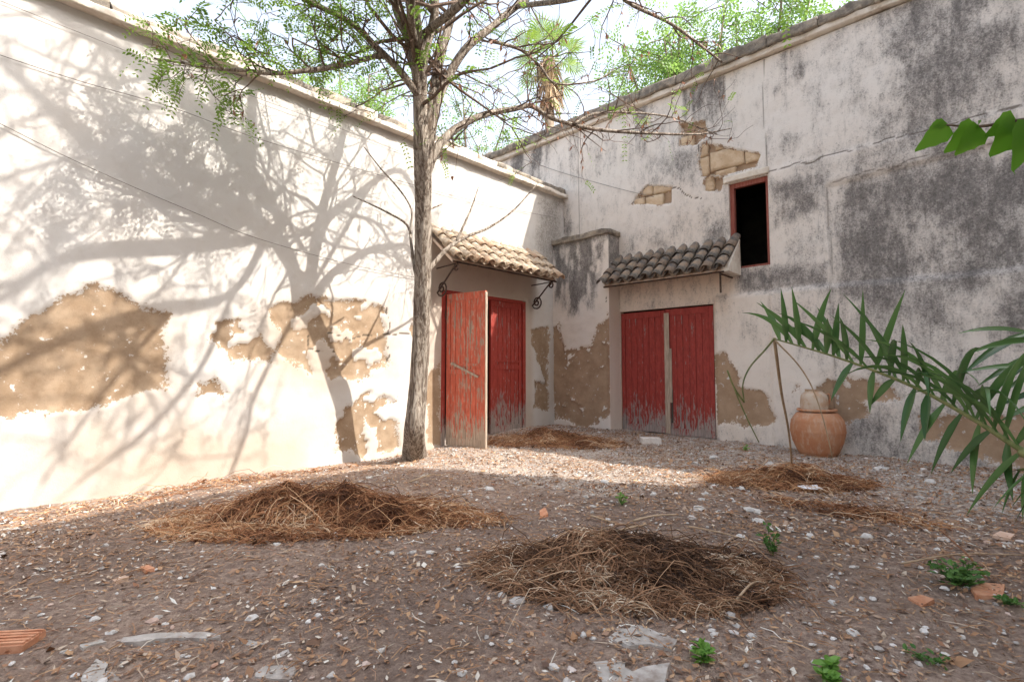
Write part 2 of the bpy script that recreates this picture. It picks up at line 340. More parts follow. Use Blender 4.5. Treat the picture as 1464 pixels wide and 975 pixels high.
# right wall ------------------------------------------------------------
RD = (1.44, 3.36, -.6, 2.45); RWN = (3.68, 4.33, 3.02, 4.55)                   # doorway, window: -Y and z
ST = [RP((972, 176), (1008, 172), (1010, 192), (995, 206), (970, 208)), RP((1004, 205), (1030, 210), (1085, 222), (1080, 238), (1035, 250), (1003, 252), (1001, 225)),
      RP((1008, 254), (1034, 252), (1030, 275), (1008, 272)), RP((905, 292), (908, 282), (925, 264), (945, 266), (960, 268), (958, 290), (930, 290))]
def right_fn(U, V):
    nz = (fbm(U, V, .45, 3, 121) - .5) * .34
    peel = np.full(U.shape, -1.)
    for poly in (RP((1022, 505), (1040, 500), (1062, 545), (1058, 605), (1022, 612)), RP((1030, 540), (1100, 560), (1105, 600), (1060, 612)), RP((1165, 555), (1185, 540), (1205, 545), (1245, 590), (1200, 600), (1180, 580)),
                 RP((1200, 535), (1255, 545), (1290, 570), (1230, 575)), RP((1135, 545), (1150, 548), (1150, 562), (1135, 560)), RP((1350, 600), (1464, 595), (1600, 600), (1600, 660), (1440, 664), (1360, 640)), RP((1320, 600), (1338, 600), (1335, 625), (1322, 622))):
        peel = np.maximum(peel, sdpoly(U, V, poly) + nz * .75)
    hole = np.full(U.shape, -1.)
    for poly in ST: hole = np.maximum(hole, sdpoly(U, V, poly) + nz * .22)
    peel = np.maximum(peel, hole)
    f1 = fbm(U, V, 1.1, 5, 41); f2 = fbm(U, V, .4, 4, 43)
    zone = .80 * soft(U, V, RP((1190, 262), (1700, 140), (1700, 560), (1464, 520), (1330, 480), (1250, 455), (1192, 420)), .3)
    zone = np.maximum(zone, .72 * soft(U, V, RP((1180, 150), (1300, 60), (1464, -10), (1700, -20), (1700, 120), (1464, 145), (1250, 205)), .45))
    zone = np.maximum(zone, .85 * soft(U, V, RP((1100, 255), (1180, 250), (1180, 300), (1105, 330)), .25))
    zone = np.maximum(zone, .75 * soft(U, V, RP((1045, 385), (1190, 370), (1190, 412), (1050, 425)), .18))
    zone = np.maximum(zone, .62 * soft(U, V, RP((930, 220), (1000, 205), (1000, 262), (925, 268)), .3))
    zone = np.maximum(zone, .55 * soft(U, V, RP((885, 330), (985, 310), (960, 365), (890, 370)), .3))
    zone = np.maximum(zone, .8 * soft(U, V, RP((796, 280), (818, 290), (815, 340), (796, 340)), .2))
    zone = np.maximum(zone, .5 * soft(U, V, RP((1200, 560), (1350, 575), (1340, 660), (1200, 655)), .4))
    zone = np.maximum(zone, .75 * soft(U, V, RP((1010, 330), (1045, 300), (1045, 350), (1000, 355)), .3)); zone = np.maximum(zone, .8 * soft(U, V, RP((1090, 110), (1200, 60), (1330, 10), (1330, 120), (1180, 200), (1100, 230)), .5) * sstep(.38, .6, f1))
    drip = sstep(.50, .72, fbm(U, V * .07, .22, 4, 151)); zone = np.maximum(zone, (.30 + .6 * drip) * sstep(4.6, 6.6, V)); zone = np.maximum(zone, .28 + .3 * sstep(4.2, 6.5, U)); zone = np.maximum(zone, .55 * sstep(.5, 0, V) * f2 * 1.4)
    grime = zone * 1.3 * (.42 + .6 * sstep(.30, .70, .6 * f1 + .4 * f2))
    tint = .3 + .65 * sstep(-6, -1, -U) * sstep(5.5, 2.5, V) * .8 + .7 * soft(U, V, RP((880, 390), (1040, 385), (1040, 445), (880, 450)), .15) + .3 * (f1 - .5)
    V0 = float(RP((1188, 265))[0][1])
    cr = cracks(U, V, [RP((1000, 205), (1003, 260)), RP((905, 290), (960, 268), (1000, 285))], .009)
    groove = cracks(U, V, [RP((1095, 248), (1250, 207), (1464, 150))], .014, 200) + cracks(U, V, [RP((1190, 262), (1330, 225), (1464, 195), (1700, 140))], .016, 300) * .8
    vl = sstep(.022, .006, np.abs(U - 4.31 - .02 * np.sin(V * 3))) * (V > 4.55) + sstep(.02, .006, np.abs(U - .42)) * (V > 4)
    vl2 = sstep(.02, .006, np.abs(U - 5.2 + (fbm(U, V, .4, 3, 6) - .5) * .06)) * (V > .6) * (V < V0)
    cr = np.clip(cr + groove * .8 + vl * .6 + vl2 * .55, 0, 1)
    thick = sstep(3.37, 3.42, U) * sstep(2.6, 2.5, V + (fbm(U, V, .5, 3, 88) - .5) * .06)
    pan = sstep(5.18, 5.22, U + (fbm(U, V, .4, 3, 6) - .5) * .06) * sstep(.04, -.04, V - np.interp(U, [5.2, 7.4, 12], [4.14, 4.23, 4.4]))
    band = sstep(-.04, .04, np.interp(U, [4.3, 12], [4.62, 4.68]) - V) * sstep(4.3, 4.36, U) * (1 - pan)
    d = (fbm(U, V, 1.5, 4, 102) - .5) * .05 + (fbm(U, V, .14, 4, 104) - .5) * .014 - .026 * sstep(-.02, .03, peel) - .055 * sstep(-.01, .02, hole) - .012 * cr + .07 * thick - .02 * pan + .025 * band
    w = np.ones(U.shape)
    for h in (RD, RWN):
        dx = np.maximum(np.maximum(h[0] - U, U - h[1]), 0); dz = np.maximum(np.maximum(h[2] - V, V - h[3]), 0); w = w * sstep(0, .05, np.hypot(dx, dz))
    w = np.where(thick > .05, np.maximum(w, sstep(3.36, 3.40, U)), w)
    return d * w, {'peel': peel, 'grime': grime.clip(0, 1), 'tint': tint.clip(0, 1), 'crack': cr}
wr_root = empty('barn_wall'); tag(wr_root, 'tall shaded wall of mouldy peeling plaster with small dark window', 'wall')
panel('plaster', (0, 0, 0), (0, -1, 0), (-1, 0, 0), np.concatenate([np.arange(-2.6, -.02, .1), np.arange(0, 8.6, .03), np.arange(8.7, 12.6, .3)]), np.arange(-.6, 6.6, .03), M_RW, right_fn, wr_root, [RD, RWN])
reveal('door_reveal', *RD, .12, 'x', M_PEACH, wr_root); reveal('window_reveal', *RWN, .3, 'x', M_LEDGE, wr_root)
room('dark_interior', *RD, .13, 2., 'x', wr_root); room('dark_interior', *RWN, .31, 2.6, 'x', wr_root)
b = MB(); b.add([(.3, -RWN[1], RWN[2]), (0, -RWN[1], RWN[2]), (0, -RWN[0], RWN[2]), (.3, -RWN[0], RWN[2])], [(0, 1, 2, 3)]); b.build('window_sill', M_COPE, wr_root)
wf = None
for lo, hi in (((.05, RWN[0], RWN[2]), (.13, RWN[0] + .07, RWN[3])), ((.05, RWN[1] - .05, RWN[2]), (.13, RWN[1], RWN[3])), ((.045, RWN[0] + .072, RWN[3] - .08), (.125, RWN[1] - .052, RWN[3])), ((.045, RWN[0] + .072, RWN[2]), (.125, RWN[1] - .052, RWN[2] + .045))):
    b = MB(); b.box((lo[0], -hi[1], lo[2]), (hi[0], -lo[1], hi[2]), .002); b.build('window_frame', M_FRAME, wr_root)
rough_box((-.045, -4.36, 4.57), (.05, -3.6, 4.68), .02, 3).build('window_lintel', M_LEDGE, wr_root, True)
rough_box((-.09, -12.4, 6.6), (.4, 2.6, 6.70), .05, 31).build('cornice', M_LEDGE, wr_root, True)
y = -12.4
while y < 2.5:
    w = random.uniform(.55, .9); rough_box((-.13 + random.uniform(-.03, .02), y + .005, 6.69), (.45, min(y + w, 2.6) - .005, 6.86 + random.uniform(-.02, .05)), .07, y).build('coping_stone', M_COPE, wr_root, True); y += w
b = MB(); b.box((.32, -12.4, -.6), (.4, -4.5, 6.6)); b.box((.02, -12.4, 6.45), (.4, 2.6, 6.59)); b.build('wall_back', M_LEDGE, wr_root)
# exposed masonry behind the fallen plaster, block by block
for u0, u1, z0, z1 in ((2.5, 2.78, 5.30, 5.66), (2.79, 3.05, 5.28, 5.68), (1.98, 2.2, 4.74, 4.95), (2.21, 2.6, 4.72, 4.98), (3.96, 4.3, 4.86, 5.2), (3.45, 3.75, 5.24, 5.45), (2.93, 3.33, 4.83, 5.18), (3.35, 3.95, 4.87, 5.22), (2.9, 3.42, 4.5, 4.80), (3.44, 3.8, 4.72, 4.85), (1.6, 2.02, 4.42, 4.72), (2.04, 2.42, 4.38, 4.70), (3.0, 3.32, 5.2, 5.42)):
    rough_box((.03, -u1 + .004, z0), (.16, -u0 - .004, z1), .03, u0 + z0, .05).build('stone_block', M_STONE, wr_root, True)
pass

# corner buttress --------------------------------------------------------
def block_fn(U, V):
    nz = (fbm(U, V, .4, 3, 221) - .5) * .36; peel = np.full(U.shape, -1.)
    for poly in (BP((786, 470), (800, 465), (808, 500), (845, 490), (868, 445), (878, 470), (874, 590), (840, 612), (800, 600), (786, 590)),):
        peel = np.maximum(peel, sdpoly(U, V, poly) + nz * .7)
    peel = np.where(fbm(U, V, .13, 3, 17) > .74, -.05, peel)
    grime = 1.05 * soft(U, V, BP((790, 345), (868, 340), (845, 440), (815, 450), (795, 430)), .22) * (.45 + .75 * sstep(.35, .6, fbm(U * 2.2, V * .7, .3, 4, 7))) + .9 * sstep(3.85, 4.05, V) + .25 * sstep(.35, 0, V)
    tint = .45 + .4 * (fbm(U, V, .8, 3, 9) - .5)
    cr = cracks(U, V, [BP((866, 425), (869, 436))], .008)
    d = (fbm(U, V, .9, 4, 202) - .5) * .05 + (fbm(U, V, .12, 4, 204) - .5) * .014 - .026 * sstep(-.02, .03, peel)
    return d, {'peel': peel, 'grime': grime.clip(0, 1), 'tint': tint.clip(0, 1), 'crack': cr}
bt = empty('corner_buttress', (-.2, -.7, 0)); bt.location = (0, 0, 0); tag(bt, 'square plastered buttress filling the wall corner, grey stained top and bare brown base', 'buttress')
BU = 1.43
def bf(U, V): d, a = block_fn(U, V); return d * sstep(0, .08, BU - U), a
def bs_(U, V):
    d, a = block_fn(U + BU, V); a['peel'] = np.full(U.shape, -1.); a['tint'] = np.full(U.shape, .75); a['grime'] = (.9 * sstep(2.9, 3.5, V)).clip(0, 1); return d * 0, a
panel('front_face', (-.4, 0, 0), (0, -1, 0), (-1, 0, 0), np.arange(-.06, BU + .001, .0298), np.arange(-.6, 4.06, .03), M_RW, bf, bt)
panel('side_face', (-.4, -BU, 0), (1, 0, 0), (0, -1, 0), np.arange(0, .46, .03), np.arange(-.6, 4.06, .03), M_RW, bs_, bt)
rough_box((-.45, -BU - .03, 4.0), (.02, .04, 4.11), .05, 8).build('top_slab', M_COPE, bt, True)

# ------------------------------------------------------------------ tiled canopies
def tile_mesh(name, L, r0, r1, up, mat):
    n = 8; t = .013; vs = []
    for (yy, r) in ((0, r0), (L, r1)):
        for rr in (r, r - t):
            for k in range(n + 1):
                a = math.pi * k / n; vs.append((rr * math.cos(a), yy, up * (rr * math.sin(a))))
    m = n + 1; fs = []
    for k in range(n):
        fs += [(k, k + 1, 2 * m + k + 1, 2 * m + k), (m + k + 1, m + k, 3 * m + k, 3 * m + k + 1), (k + 1, k, m + k, m + k + 1), (2 * m + k, 2 * m + k + 1, 3 * m + k + 1, 3 * m + k)]
    fs += [(0, 2 * m, 3 * m, m), (n, m + n, 3 * m + n, 2 * m + n)]
    me = bpy.data.meshes.new(name); me.from_pydata(vs, [], fs); me.materials.append(mat); me.polygons.foreach_set('use_smooth', [True] * len(fs)); return me
def canopy(root, W, out, ztop, zeave, mats, pitch):
    # local frame: x along the wall, y away from the wall, z up
    sl = math.atan2(ztop - zeave, out); L = math.hypot(ztop - zeave, out)
    cov = [tile_mesh('tile', .42, .098, .080, 1, m) for m in mats]; chan = [tile_mesh('channel_tile', .42, .085, .098, -1, m) for m in mats]
    b = MB(); z0 = .12; b.add([(0, 0, ztop - z0), (W, 0, ztop - z0), (W, out - .08, zeave - .06), (0, out - .08, zeave - .06), (0, 0, ztop - z0 + .06), (W, 0, ztop - z0 + .06), (W, out - .08, zeave), (0, out - .08, zeave)],
                       [(0, 1, 2, 3), (7, 6, 5, 4), (3, 2, 6, 7), (0, 3, 7, 4), (1, 5, 6, 2)]); b.build('soffit', M_PEACH, root)
    b = MB(); b.tube([(0, out - .06, zeave - .045), (W, out - .06, zeave - .045)], .016, 6); b.build('eave_bar', M_IRON, root)
    nt = int(W / pitch); n0 = (W - nt * pitch) / 2
    for i in range(nt + 1):
        for c in range(3):
            for kind in (0, 1):
                if kind and i == nt: continue
                x = n0 + (i + (.5 if kind else 0)) * pitch + random.uniform(-.008, .008)
                s0 = L + .05 - c * .30 - .42 + random.uniform(-.015, .015) + (0 if kind == 0 else -.02)   # distance of the upper end from the wall, along the slope
                me = random.choice(chan if kind else cov); o = bpy.data.objects.new('channel_tile' if kind else 'roof_tile', me); COL.objects.link(o); o.parent = root
                m = Matrix.Translation((x, out, zeave)) @ Matrix.Rotation(-sl, 4, 'X') @ Matrix.Translation((0, -(L) + s0, (.045 if kind == 0 else .085) + c * .012)) @ Matrix.Rotation(random.uniform(-.04, .04), 4, 'Z') @ Matrix.Translation((0, .42, 0)) @ Matrix.Rotation(math.pi, 4, 'Z') @ Matrix.Rotation(-.03, 4, 'X')
                o.matrix_local = m
def scroll(root, x, out, zeave):
    pts = []
    top = np.array([x, out - .08, zeave - .07]); 
    for a in np.linspace(0, 1, 14): an = 2.2 * math.pi * (1 - a); r = .02 + .045 * a; pts.append((x, out - .10 + r * math.sin(an), zeave - .13 + r * math.cos(an)))
    low = (x, .10, zeave - .44)
    for a in np.linspace(0, 1, 20): an = math.pi * .15 + 3.4 * math.pi * a; r = .125 * (1 - a) + .02; pts.append((x, .15 - r * math.cos(an), zeave - .44 - r * math.sin(an)))
    b = MB(); b.tube(pts, .016, 6); b.tube([(x, .0, zeave - .075), (x, out - .06, zeave - .06)], .012, 6); b.build('scroll_bracket', M_IRON, root, True)
M_OCH2 = simple('ochre_roof_tile', (.40, .25, .16), (.54, .42, .31), 9, .5, .01, c3=(.22, .19, .15))
M_SLT2 = simple('brown_roof_tile', (.18, .14, .11), (.28, .21, .16), 11, .5, .01, c3=(.08, .08, .08))
c1 = empty('door_canopy', (-1.0, -.01, 0), math.pi); tag(c1, 'small canopy of pale sunlit clay tiles on curled iron brackets above the open door', 'canopy')
canopy(c1, 2.72, .62, 3.62, 3.10, [M_OCHRE, M_OCHRE, M_OCH2], .245)
scroll(c1, 2.62, .62, 3.10); scroll(c1, .13, .62, 3.10)
c2 = empty('door_canopy', (-.01, -1.50, 0), 0); tag(c2, 'small canopy of dark grey clay tiles above the closed double door', 'canopy')
c2.rotation_euler = (0, 0, math.pi / 2); c2.location = (-.01, -3.78, 0)
canopy(c2, 2.36, .62, 3.45, 2.94, [M_SLATE, M_SLATE, M_SLT2], .232)
b = MB(); b.add([(-.08, 0, 2.9), (-.08, .56, 2.9), (-.08, .50, 3.02), (-.08, .02, 3.52), (.06, 0, 2.9), (.06, .56, 2.9), (.06, .46, 3.06), (.06, .02, 3.56)], [(0, 1, 2, 3), (7, 6, 5, 4), (0, 4, 5, 1), (1, 5, 6, 2), (2, 6, 7, 3)]); b.build('mortar_cheek', M_LEDGE, c2)
b = MB(); b.box((.06, .52, 2.55), (.085, .545, 2.9)); b.box((.06, .0, 2.86), (.085, .52, 2.885)); b.build('iron_strut', M_IRON, c2)

# ------------------------------------------------------------------ doors
def leaf(root, W, H, mat, planks, style, xo=0., flip=1, grey=None):
    """boards between two stiles; local x along the leaf, -y is the outer face"""
    st = .085; pw = (W - 2 * st) / planks
    for i in range(planks):
        b = MB(); g = .0035; b.box((xo + st + i * pw + g, -.012 + random.uniform(-.002, .002), .06), (xo + st + (i + 1) * pw - g, .018, H - .05), .0012); b.build('plank', mat, root)
    for x0, x1, m in ((0, st - .003, mat), (W - st + .003, W, grey or mat)):
        b = MB(); b.box((xo + x0, -.022, 0), (xo + x1, .03, H), .002); b.build('stile', m, root)
    for z0, z1 in ((0.0, .13), (H - .12, H)) + (((1.22, 1.30), (1.36, 1.40)) if style else ()):
        b = MB(); b.box((xo + st + .001, -.026, z0), (xo + W - st - .001, -.0135, z1), .002); b.build('rail', grey if (z0 == 0. and grey) else mat, root)
d1 = empty('plank_door', (-3.39, -.03, -.03), math.radians(-80)); tag(d1, 'weathered red plank door leaf standing open in the sun beside the tree', 'door')
leaf(d1, .84, 2.62, M_DOORL, 6, 1)
b = MB(); b.box((.842, -.022, .01), (.852, .03, 2.60), .002); b.build('bare_edge', M_WOOD, d1)
b = MB(); b.add([(.10, -.03, 1.40), (.14, -.03, 1.43), (.72, -.03, 1.19), (.70, -.03, 1.16), (.10, -.042, 1.40), (.14, -.042, 1.43), (.72, -.042, 1.19), (.70, -.042, 1.16)], [(7, 6, 5, 4), (0, 1, 5, 4), (1, 2, 6, 5), (2, 3, 7, 6), (3, 0, 4, 7)]); b.build('loose_batten', M_WOOD, d1)
for z in (.35, 2.2):
    b = MB(); b.tube([(-.012, -.028, z), (-.012, -.028, z + .14)], .014, 8); b.build('hinge', M_IRON, d1)
d2 = empty('plank_door', (-1.39, .06, .06), math.pi); d2.rotation_euler = (0, 0, 0); d2.location = (-2.27, .05, .06)
tag(d2, 'shaded red plank door leaf with bare grey base, left half shut behind the open leaf', 'door'); d2['label'] = 'shaded red plank door leaf still shut, under the canopy with iron scroll brackets'
leaf(d2, .87, 2.56, M_DOORC, 6, 1, grey=None)
fr = empty('door_frame', (0, 0, 0)); tag(fr, 'red painted wooden frame round the half open doorway', 'door frame')
for lo, hi in (((LD[0] + .002, .0, -.3), (LD[0] + .09, .13, 2.66)), ((LD[1] - .09, .0, -.2), (LD[1] - .002, .13, 2.66)), ((LD[0] + .092, .0, 2.585 + .03), (LD[1] - .092, .13, 2.675))):
    b = MB(); b.box(lo, hi, .002); b.build('frame_post' if hi[2] - lo[2] > 1 else 'frame_head', M_DOORC, fr)
def ydoor(lab, Y0, W, H, mat, grey, z0):
    r = empty('plank_door', (.035, Y0, z0), -math.pi / 2); tag(r, lab, 'door'); leaf(r, W, H, mat, 6, 0, grey=grey); return r
d3 = ydoor('red plank leaf of the closed double door next to the buttress', -1.455, .955, 2.34, M_DOORR, None, .07)
d4 = ydoor('red plank leaf of the closed double door with a broken gap beside its edge', -2.425, .92, 2.37, M_DOORR, M_DOORR, .05)
b = MB(); b.box((-.02, -.045, .02), (.075, -.03, 2.3), .003); b.build('cover_strip', M_WOOD, d4); b = MB(); b.box((.075, -.036, .6), (.115, -.027, 1.62), .004); b.build('split_board', M_WOOD, d4)
b = MB(); b.box((.09, -.0275, .22), (.13, -.0268, .85), .003); b.build('dark_gap_strip', M_DARK, d4)  # thin dark plate on the face, painting the darkness of an open gap

# ------------------------------------------------------------------ cables on the wall
def wire(name, lab, pts, r=.004):
    b = MB(); b.tube(spline(pts, 6), r, 5); tag(b.build(name, M_WIRE, None, True), lab, 'cable')
wire('wall_cable', 'thin dark cable high on the sunlit wall, just under the cornice', [onY(x, y, -.03) for x, y in ((-150, -60), (11, 6), (154, 63), (270, 108), (358, 137), (470, 178), (590, 224))], .003)
wire('wall_cable', 'dark cable sagging across the middle of the sunlit wall behind the tree to the corner', [onY(x, y, -.03) for x, y in ((-150, 25), (0, 79), (120, 118), (246, 154), (361, 196), (500, 238), (640, 278), (740, 301), (798, 312))])
wire('wall_cable', 'lowest dark cable sloping down the sunlit wall, ending at the tree', [onY(x, y, -.03) for x, y in ((-150, 105), (0, 177), (90, 222), (185, 265), (280, 305), (365, 340), (500, 378), (600, 398))])
wire('wall_cable', 'cable running from the wall corner across the shaded wall', [onX(x, y, -.04) for x, y in ((731, 222), (800, 246), (877, 268), (935, 282))], .005)

# ------------------------------------------------------------------ the courtyard tree
n = NT('furrowed_bark')
bz = n.noise(26, 7, .72, (1, 1, .11), dist=.9); bb = n.noise(70, 4, .7, (1, 1, .35))
bcol = n.mix(n.rng(bz, .42, .58), (.20, .15, .115), (.58, .50, .42)); bcol = n.mix(n.rng(bb, .6, .75, 0, .4), bcol, (.46, .41, .35))
M_BARK = n.out(bcol, .95, n.math('ADD', bz, n.math('MULTIPLY', bb, .3)), 1., .09, .1)
M_TWIG = simple('twig_bark', (.09, .062, .048), (.17, .115, .085), 30, .4, .004)
M_LEAF = leafmat('locust_leaf', (.14, .25, .03), (.24, .36, .06), .55)
M_POD = leafmat('dry_pods', (.20, .085, .05), (.34, .17, .09), .3)
def SH(x, y, d): return onY(x, y) + d * S1                                # limb point from the pixel of its shadow on the wall
tr = empty('locust_tree', G(-4.72, -.95)); tr_l = np.array(tr.location)
tag(tr, 'slender furrowed locust tree growing in front of the sunlit wall', 'tree')
def Lc(P): return np.array(P) - tr_l
base = onG(593, 655)
trunk = [base + (0, 0, -.15), base + (0, 0, .03), onY(594, 610, -.97), onY(598, 557, -1.0), onY(602, 470, -1.14), onY(604, 400, -1.3), onY(605, 300, -1.5), onY(604, 225, -1.7), onY(602, 180, -1.76)]
trad = [.25, .18, .138, .128, .118, .111, .105, .115, .10]
T = spline([np.append(p, r) for p, r in zip(trunk, trad)], 10)
b = MB(); b.tube([Lc(q[:3]) for q in T], [q[3] for q in T], 44, wob=lambda i, k: 1 + .30 * (float(fbm(k * .55 + 3 + .35 * math.sin(i * .3), i * .11, 1., 2, 14)) - .5) + .06 * math.cos(5 * k * 2 * math.pi / 44 + i * .06))
b.build('trunk', M_BARK, tr, True)
Ypx = lambda *p: [np.append(onY(x, y, Y), r) for x, y, Y, r in p]
Spx = lambda *p: [np.append(SH(x, y, d), r) for x, y, d, r in p]
limbs = [
 ('A', Ypx((602, 215, -1.74, .085), (600, 165, -1.78, .085), (596, 100, -1.9, .072), (581, 45, -2.0, .062), (566, 0, -2.05, .055)) + Spx((357, 230, 2.2, .045), (362, 127, 2.2, .03), (372, 40, 2.2, .018)), 1.),
 ('B', Ypx((604, 205, -1.76, .07), (603, 150, -1.82, .07), (606, 80, -2.0, .062), (622, 0, -2.2, .055)) + Spx((320, 195, 2.5, .05), (269, 146, 2.8, .045), (185, 85, 3.3, .035), (90, 30, 3.8, .025), (20, -20, 4.2, .015)), 1.),
 ('C', Ypx((608, 235, -1.70, .08), (614, 180, -1.7, .075), (626, 98, -1.7, .065), (650, 5, -1.72, .055), (668, -90, -1.72, .04), (690, -190, -1.7, .025)), .8),
 ('D', Ypx((612, 215, -1.7, .07), (624, 150, -1.75, .065), (642, 108, -1.85, .06), (668, 68, -2.0, .055), (705, 38, -2.1, .05), (738, 10, -2.2, .047), (800, -35, -2.5, .04), (860, -40, -2.9, .035), (895, 2, -3.1, .03), (960, 35, -3.4, .026), (1010, 72, -3.6, .022), (1050, 101, -3.7, .017), (1080, 102, -3.75, .012), (1105, 90, -3.8, .008)), .35),
 ('E', Ypx((597, 135, -1.85, .05), (570, 100, -1.8, .045), (540, 70, -1.75, .04), (500, 32, -1.7, .034), (440, 2, -1.6, .028), (380, -30, -1.5, .02), (300, -60, -1.4, .012)), 1.4),
 ('F', Ypx((548, 78, -1.75, .03), (480, 95, -1.6, .028), (400, 105, -1.4, .025), (350, 101, -1.25, .020), (310, 98, -1.15, .016), (220, 84, -1.0, .010)), 2.2),
 ('Gl', Ypx((606, 255, -1.62, .07), (625, 212, -1.7, .062), (650, 186, -1.72, .055), (690, 165, -1.75, .048), (735, 156, -1.85, .042), (760, 152, -1.95, .038), (790, 170, -2.15, .034), (850, 185, -2.6, .029), (930, 191, -3.2, .022), (1000, 192, -3.6, .015), (1045, 184, -3.85, .008)), .25),
 ('G2', Ypx((820, 178, -2.4, .024), (850, 163, -2.55, .02), (900, 161, -2.8, .018), (960, 168, -3.15, .014), (1005, 185, -3.4, .010), (1048, 200, -3.6, .006)), .25),
 ('G3', Ypx((700, 58, -2.1, .026), (745, 72, -2.2, .022), (772, 95, -2.3, .019), (795, 120, -2.4, .016), (850, 116, -2.6, .012), (878, 100, -2.7, .007)), .4),
 ('S4', Ypx((604, 100, -1.95, .055)) + Spx((345, 312, 2.3, .052), (308, 311, 2.6, .048), (215, 269, 3.2, .042), (165, 246, 3.6, .036), (96, 177, 4.2, .03), (0, 88, 5., .02)), 1.1),
 ('S5', Ypx((598, 75, -1.95, .05)) + Spx((338, 346, 2.3, .048), (238, 354, 3., .042), (96, 369, 4., .034), (0, 430, 5., .022)), 1.2),
 ('S6', Ypx((606, 50, -2.1, .05)) + Spx((330, 420, 3.1, .044), (220, 445, 3.9, .038), (100, 480, 4.8, .03), (-20, 540, 5.6, .02)), 1.),
 ('S7', Spx((332, 420, 3.1, .036), (290, 520, 4.2, .034), (215, 610, 5., .028), (110, 690, 5.6, .016)), .5),
 ('S9', Spx((250, 440, 3.7, .034), (180, 520, 4.6, .03), (120, 600, 5.2, .024), (60, 690, 5.6, .014)), .6),
 ('S8', Ypx((738, 10, -2.2, .034)) + Spx((380, 530, 3.9, .032), (352, 620, 4.7, .026), (325, 690, 5.2, .018)), .3),
]
dead = [Ypx((606, 392, -1.31, .04), (622, 375, -1.35, .034), (640, 355, -1.38, .03), (668, 338, -1.40, .024), (700, 325, -1.43, .02), (735, 300, -1.47, .014), (768, 263, -1.5, .007)),
        Ypx((652, 346, -1.39, .02), (664, 320, -1.39, .017), (674, 298, -1.4, .013), (684, 268, -1.4, .007)), Ypx((598, 402, -1.29, .028), (592, 380, -1.25, .024), (588, 350, -1.2, .02), (582, 322, -1.12, .017), (550, 302, -1.02, .013), (505, 281, -.9, .007)),
        Ypx((586, 335, -1.16, .017), (588, 300, -1.16, .014), (570, 270, -1.1, .012), (545, 242, -1.05, .010), (520, 210, -1.0, .006)), Ypx((604, 305, -1.48, .018), (618, 298, -1.46, .014), (632, 292, -1.44, .01))]
tw = MB(); lv = MB(); pods = MB()
def pinnate(b, p, d, L, pairs, ll, lw, droop):
    d = np.array(d) / (np.linalg.norm(d) + 1e-9); side = np.cross(d, ZZ + rng.normal(0, .4, 3)); side /= np.linalg.norm(side) + 1e-9
    a = float(rng.random())
    for k in range(pairs):
        t = (k + .7) / pairs; q = p + d * L * t + np.array([0, 0, -droop * L * t * t])
        for s in (-1, 1):
            o = side * s + d * .35 + rng.normal(0, .12, 3) + np.array([0, 0, -.25]); o /= np.linalg.norm(o); w = np.cross(o, np.cross(side, d)); w = w / (np.linalg.norm(w) + 1e-9) * lw * .5; e = q + o * ll
            m = q + o * ll * .5
            b.add([q, m + w, e, m - w], [(0, 1, 2, 3)], min(1, max(0, a + float(rng.normal(0, .15)))))
def twigs(p, d, L, r, lev, leafy, podp):
    n = 5; pts = [np.array(p)]; d = np.array(d) / np.linalg.norm(d)
    for i in range(n):
        d = d + rng.normal(0, .22, 3) + np.array([0, 0, .03 if lev < 2 else -.05]); d /= np.linalg.norm(d); pts.append(pts[-1] + d * L / n)
    tw.tube([Lc(q) for q in pts], np.linspace(r, max(.0025, r * .35), n + 1), 5 if lev < 2 else 3)
    if lev < 2:
        for k in range(3):
            i = rng.integers(1, n + 1); dd = d + rng.normal(0, .75, 3); twigs(pts[i], dd, L * rng.uniform(.4, .7), max(.003, r * .5), lev + 1, leafy, podp)
    if lev >= 1:
        for i in range(1, n + 1):
            if rng.random() < leafy: pinnate(lv, Lc(pts[i]), d + rng.normal(0, .8, 3), rng.uniform(.16, .30), int(rng.integers(5, 9)), .052, .022, rng.uniform(.2, .7))
            if rng.random() < podp:
                q = Lc(pts[i])
                for _ in range(3):
                    e = q + rng.normal(0, .03, 3) + np.array([0, 0, -.07]); w = rng.normal(0, .008, 3); pods.add([q, (q + e) / 2 + w, e, (q + e) / 2 - w], [(0, 1, 2, 3)], float(rng.random()))
for nm, lp, lf in limbs:
    if nm in ('A', 'B', 'S4', 'S5', 'S6'): k_ = {'A': 5, 'B': 4}.get(nm, 2); lp = lp[:k_] + [np.append(q[:3], q[3] * 1.9) for q in lp[k_:]]
    S = spline(lp, 5); b = MB(); b.tube([Lc(q[:3]) for q in S], [q[3] for q in S], 10 if S[0][3] > .04 else 8, wob=lambda i, k: 1 + .14 * (float(fbm(k * .8 + i * .1, i * .5, 1., 2, 77)) - .5)); b.build('limb', M_BARK, tr, True)
    m = len(S); over = nm in ('A', 'B', 'S4', 'S5', 'S6', 'C', 'S7', 'S8', 'S9')
    for i in range(6 if nm not in ('F', 'E', 'G2', 'G3') else 2, m - 1, 2 if over else 1):
        t = S[i + 1][:3] - S[i][:3]; t /= np.linalg.norm(t) + 1e-9
        if rng.random() > (.9 if over else .8): continue
        d = t * .5 + rng.normal(0, .7, 3); d[2] = d[2] * .7 + .05
        if nm in ('E', 'F'): d[2] = abs(d[2]) * .5
        r0 = min(S[i][3] * .5, .026 if over else .013); twigs(S[i][:3], d, rng.uniform(.5, 1.1) * (1.9 if over else .85), max(.004, r0), 0 if over or nm in ('E', 'F') else 1, (.19 if over else .11) * lf if nm not in ('Gl', 'G2', 'D', 'G3') else .05, .10 if nm in ('Gl', 'G2', 'D', 'G3') else .02)
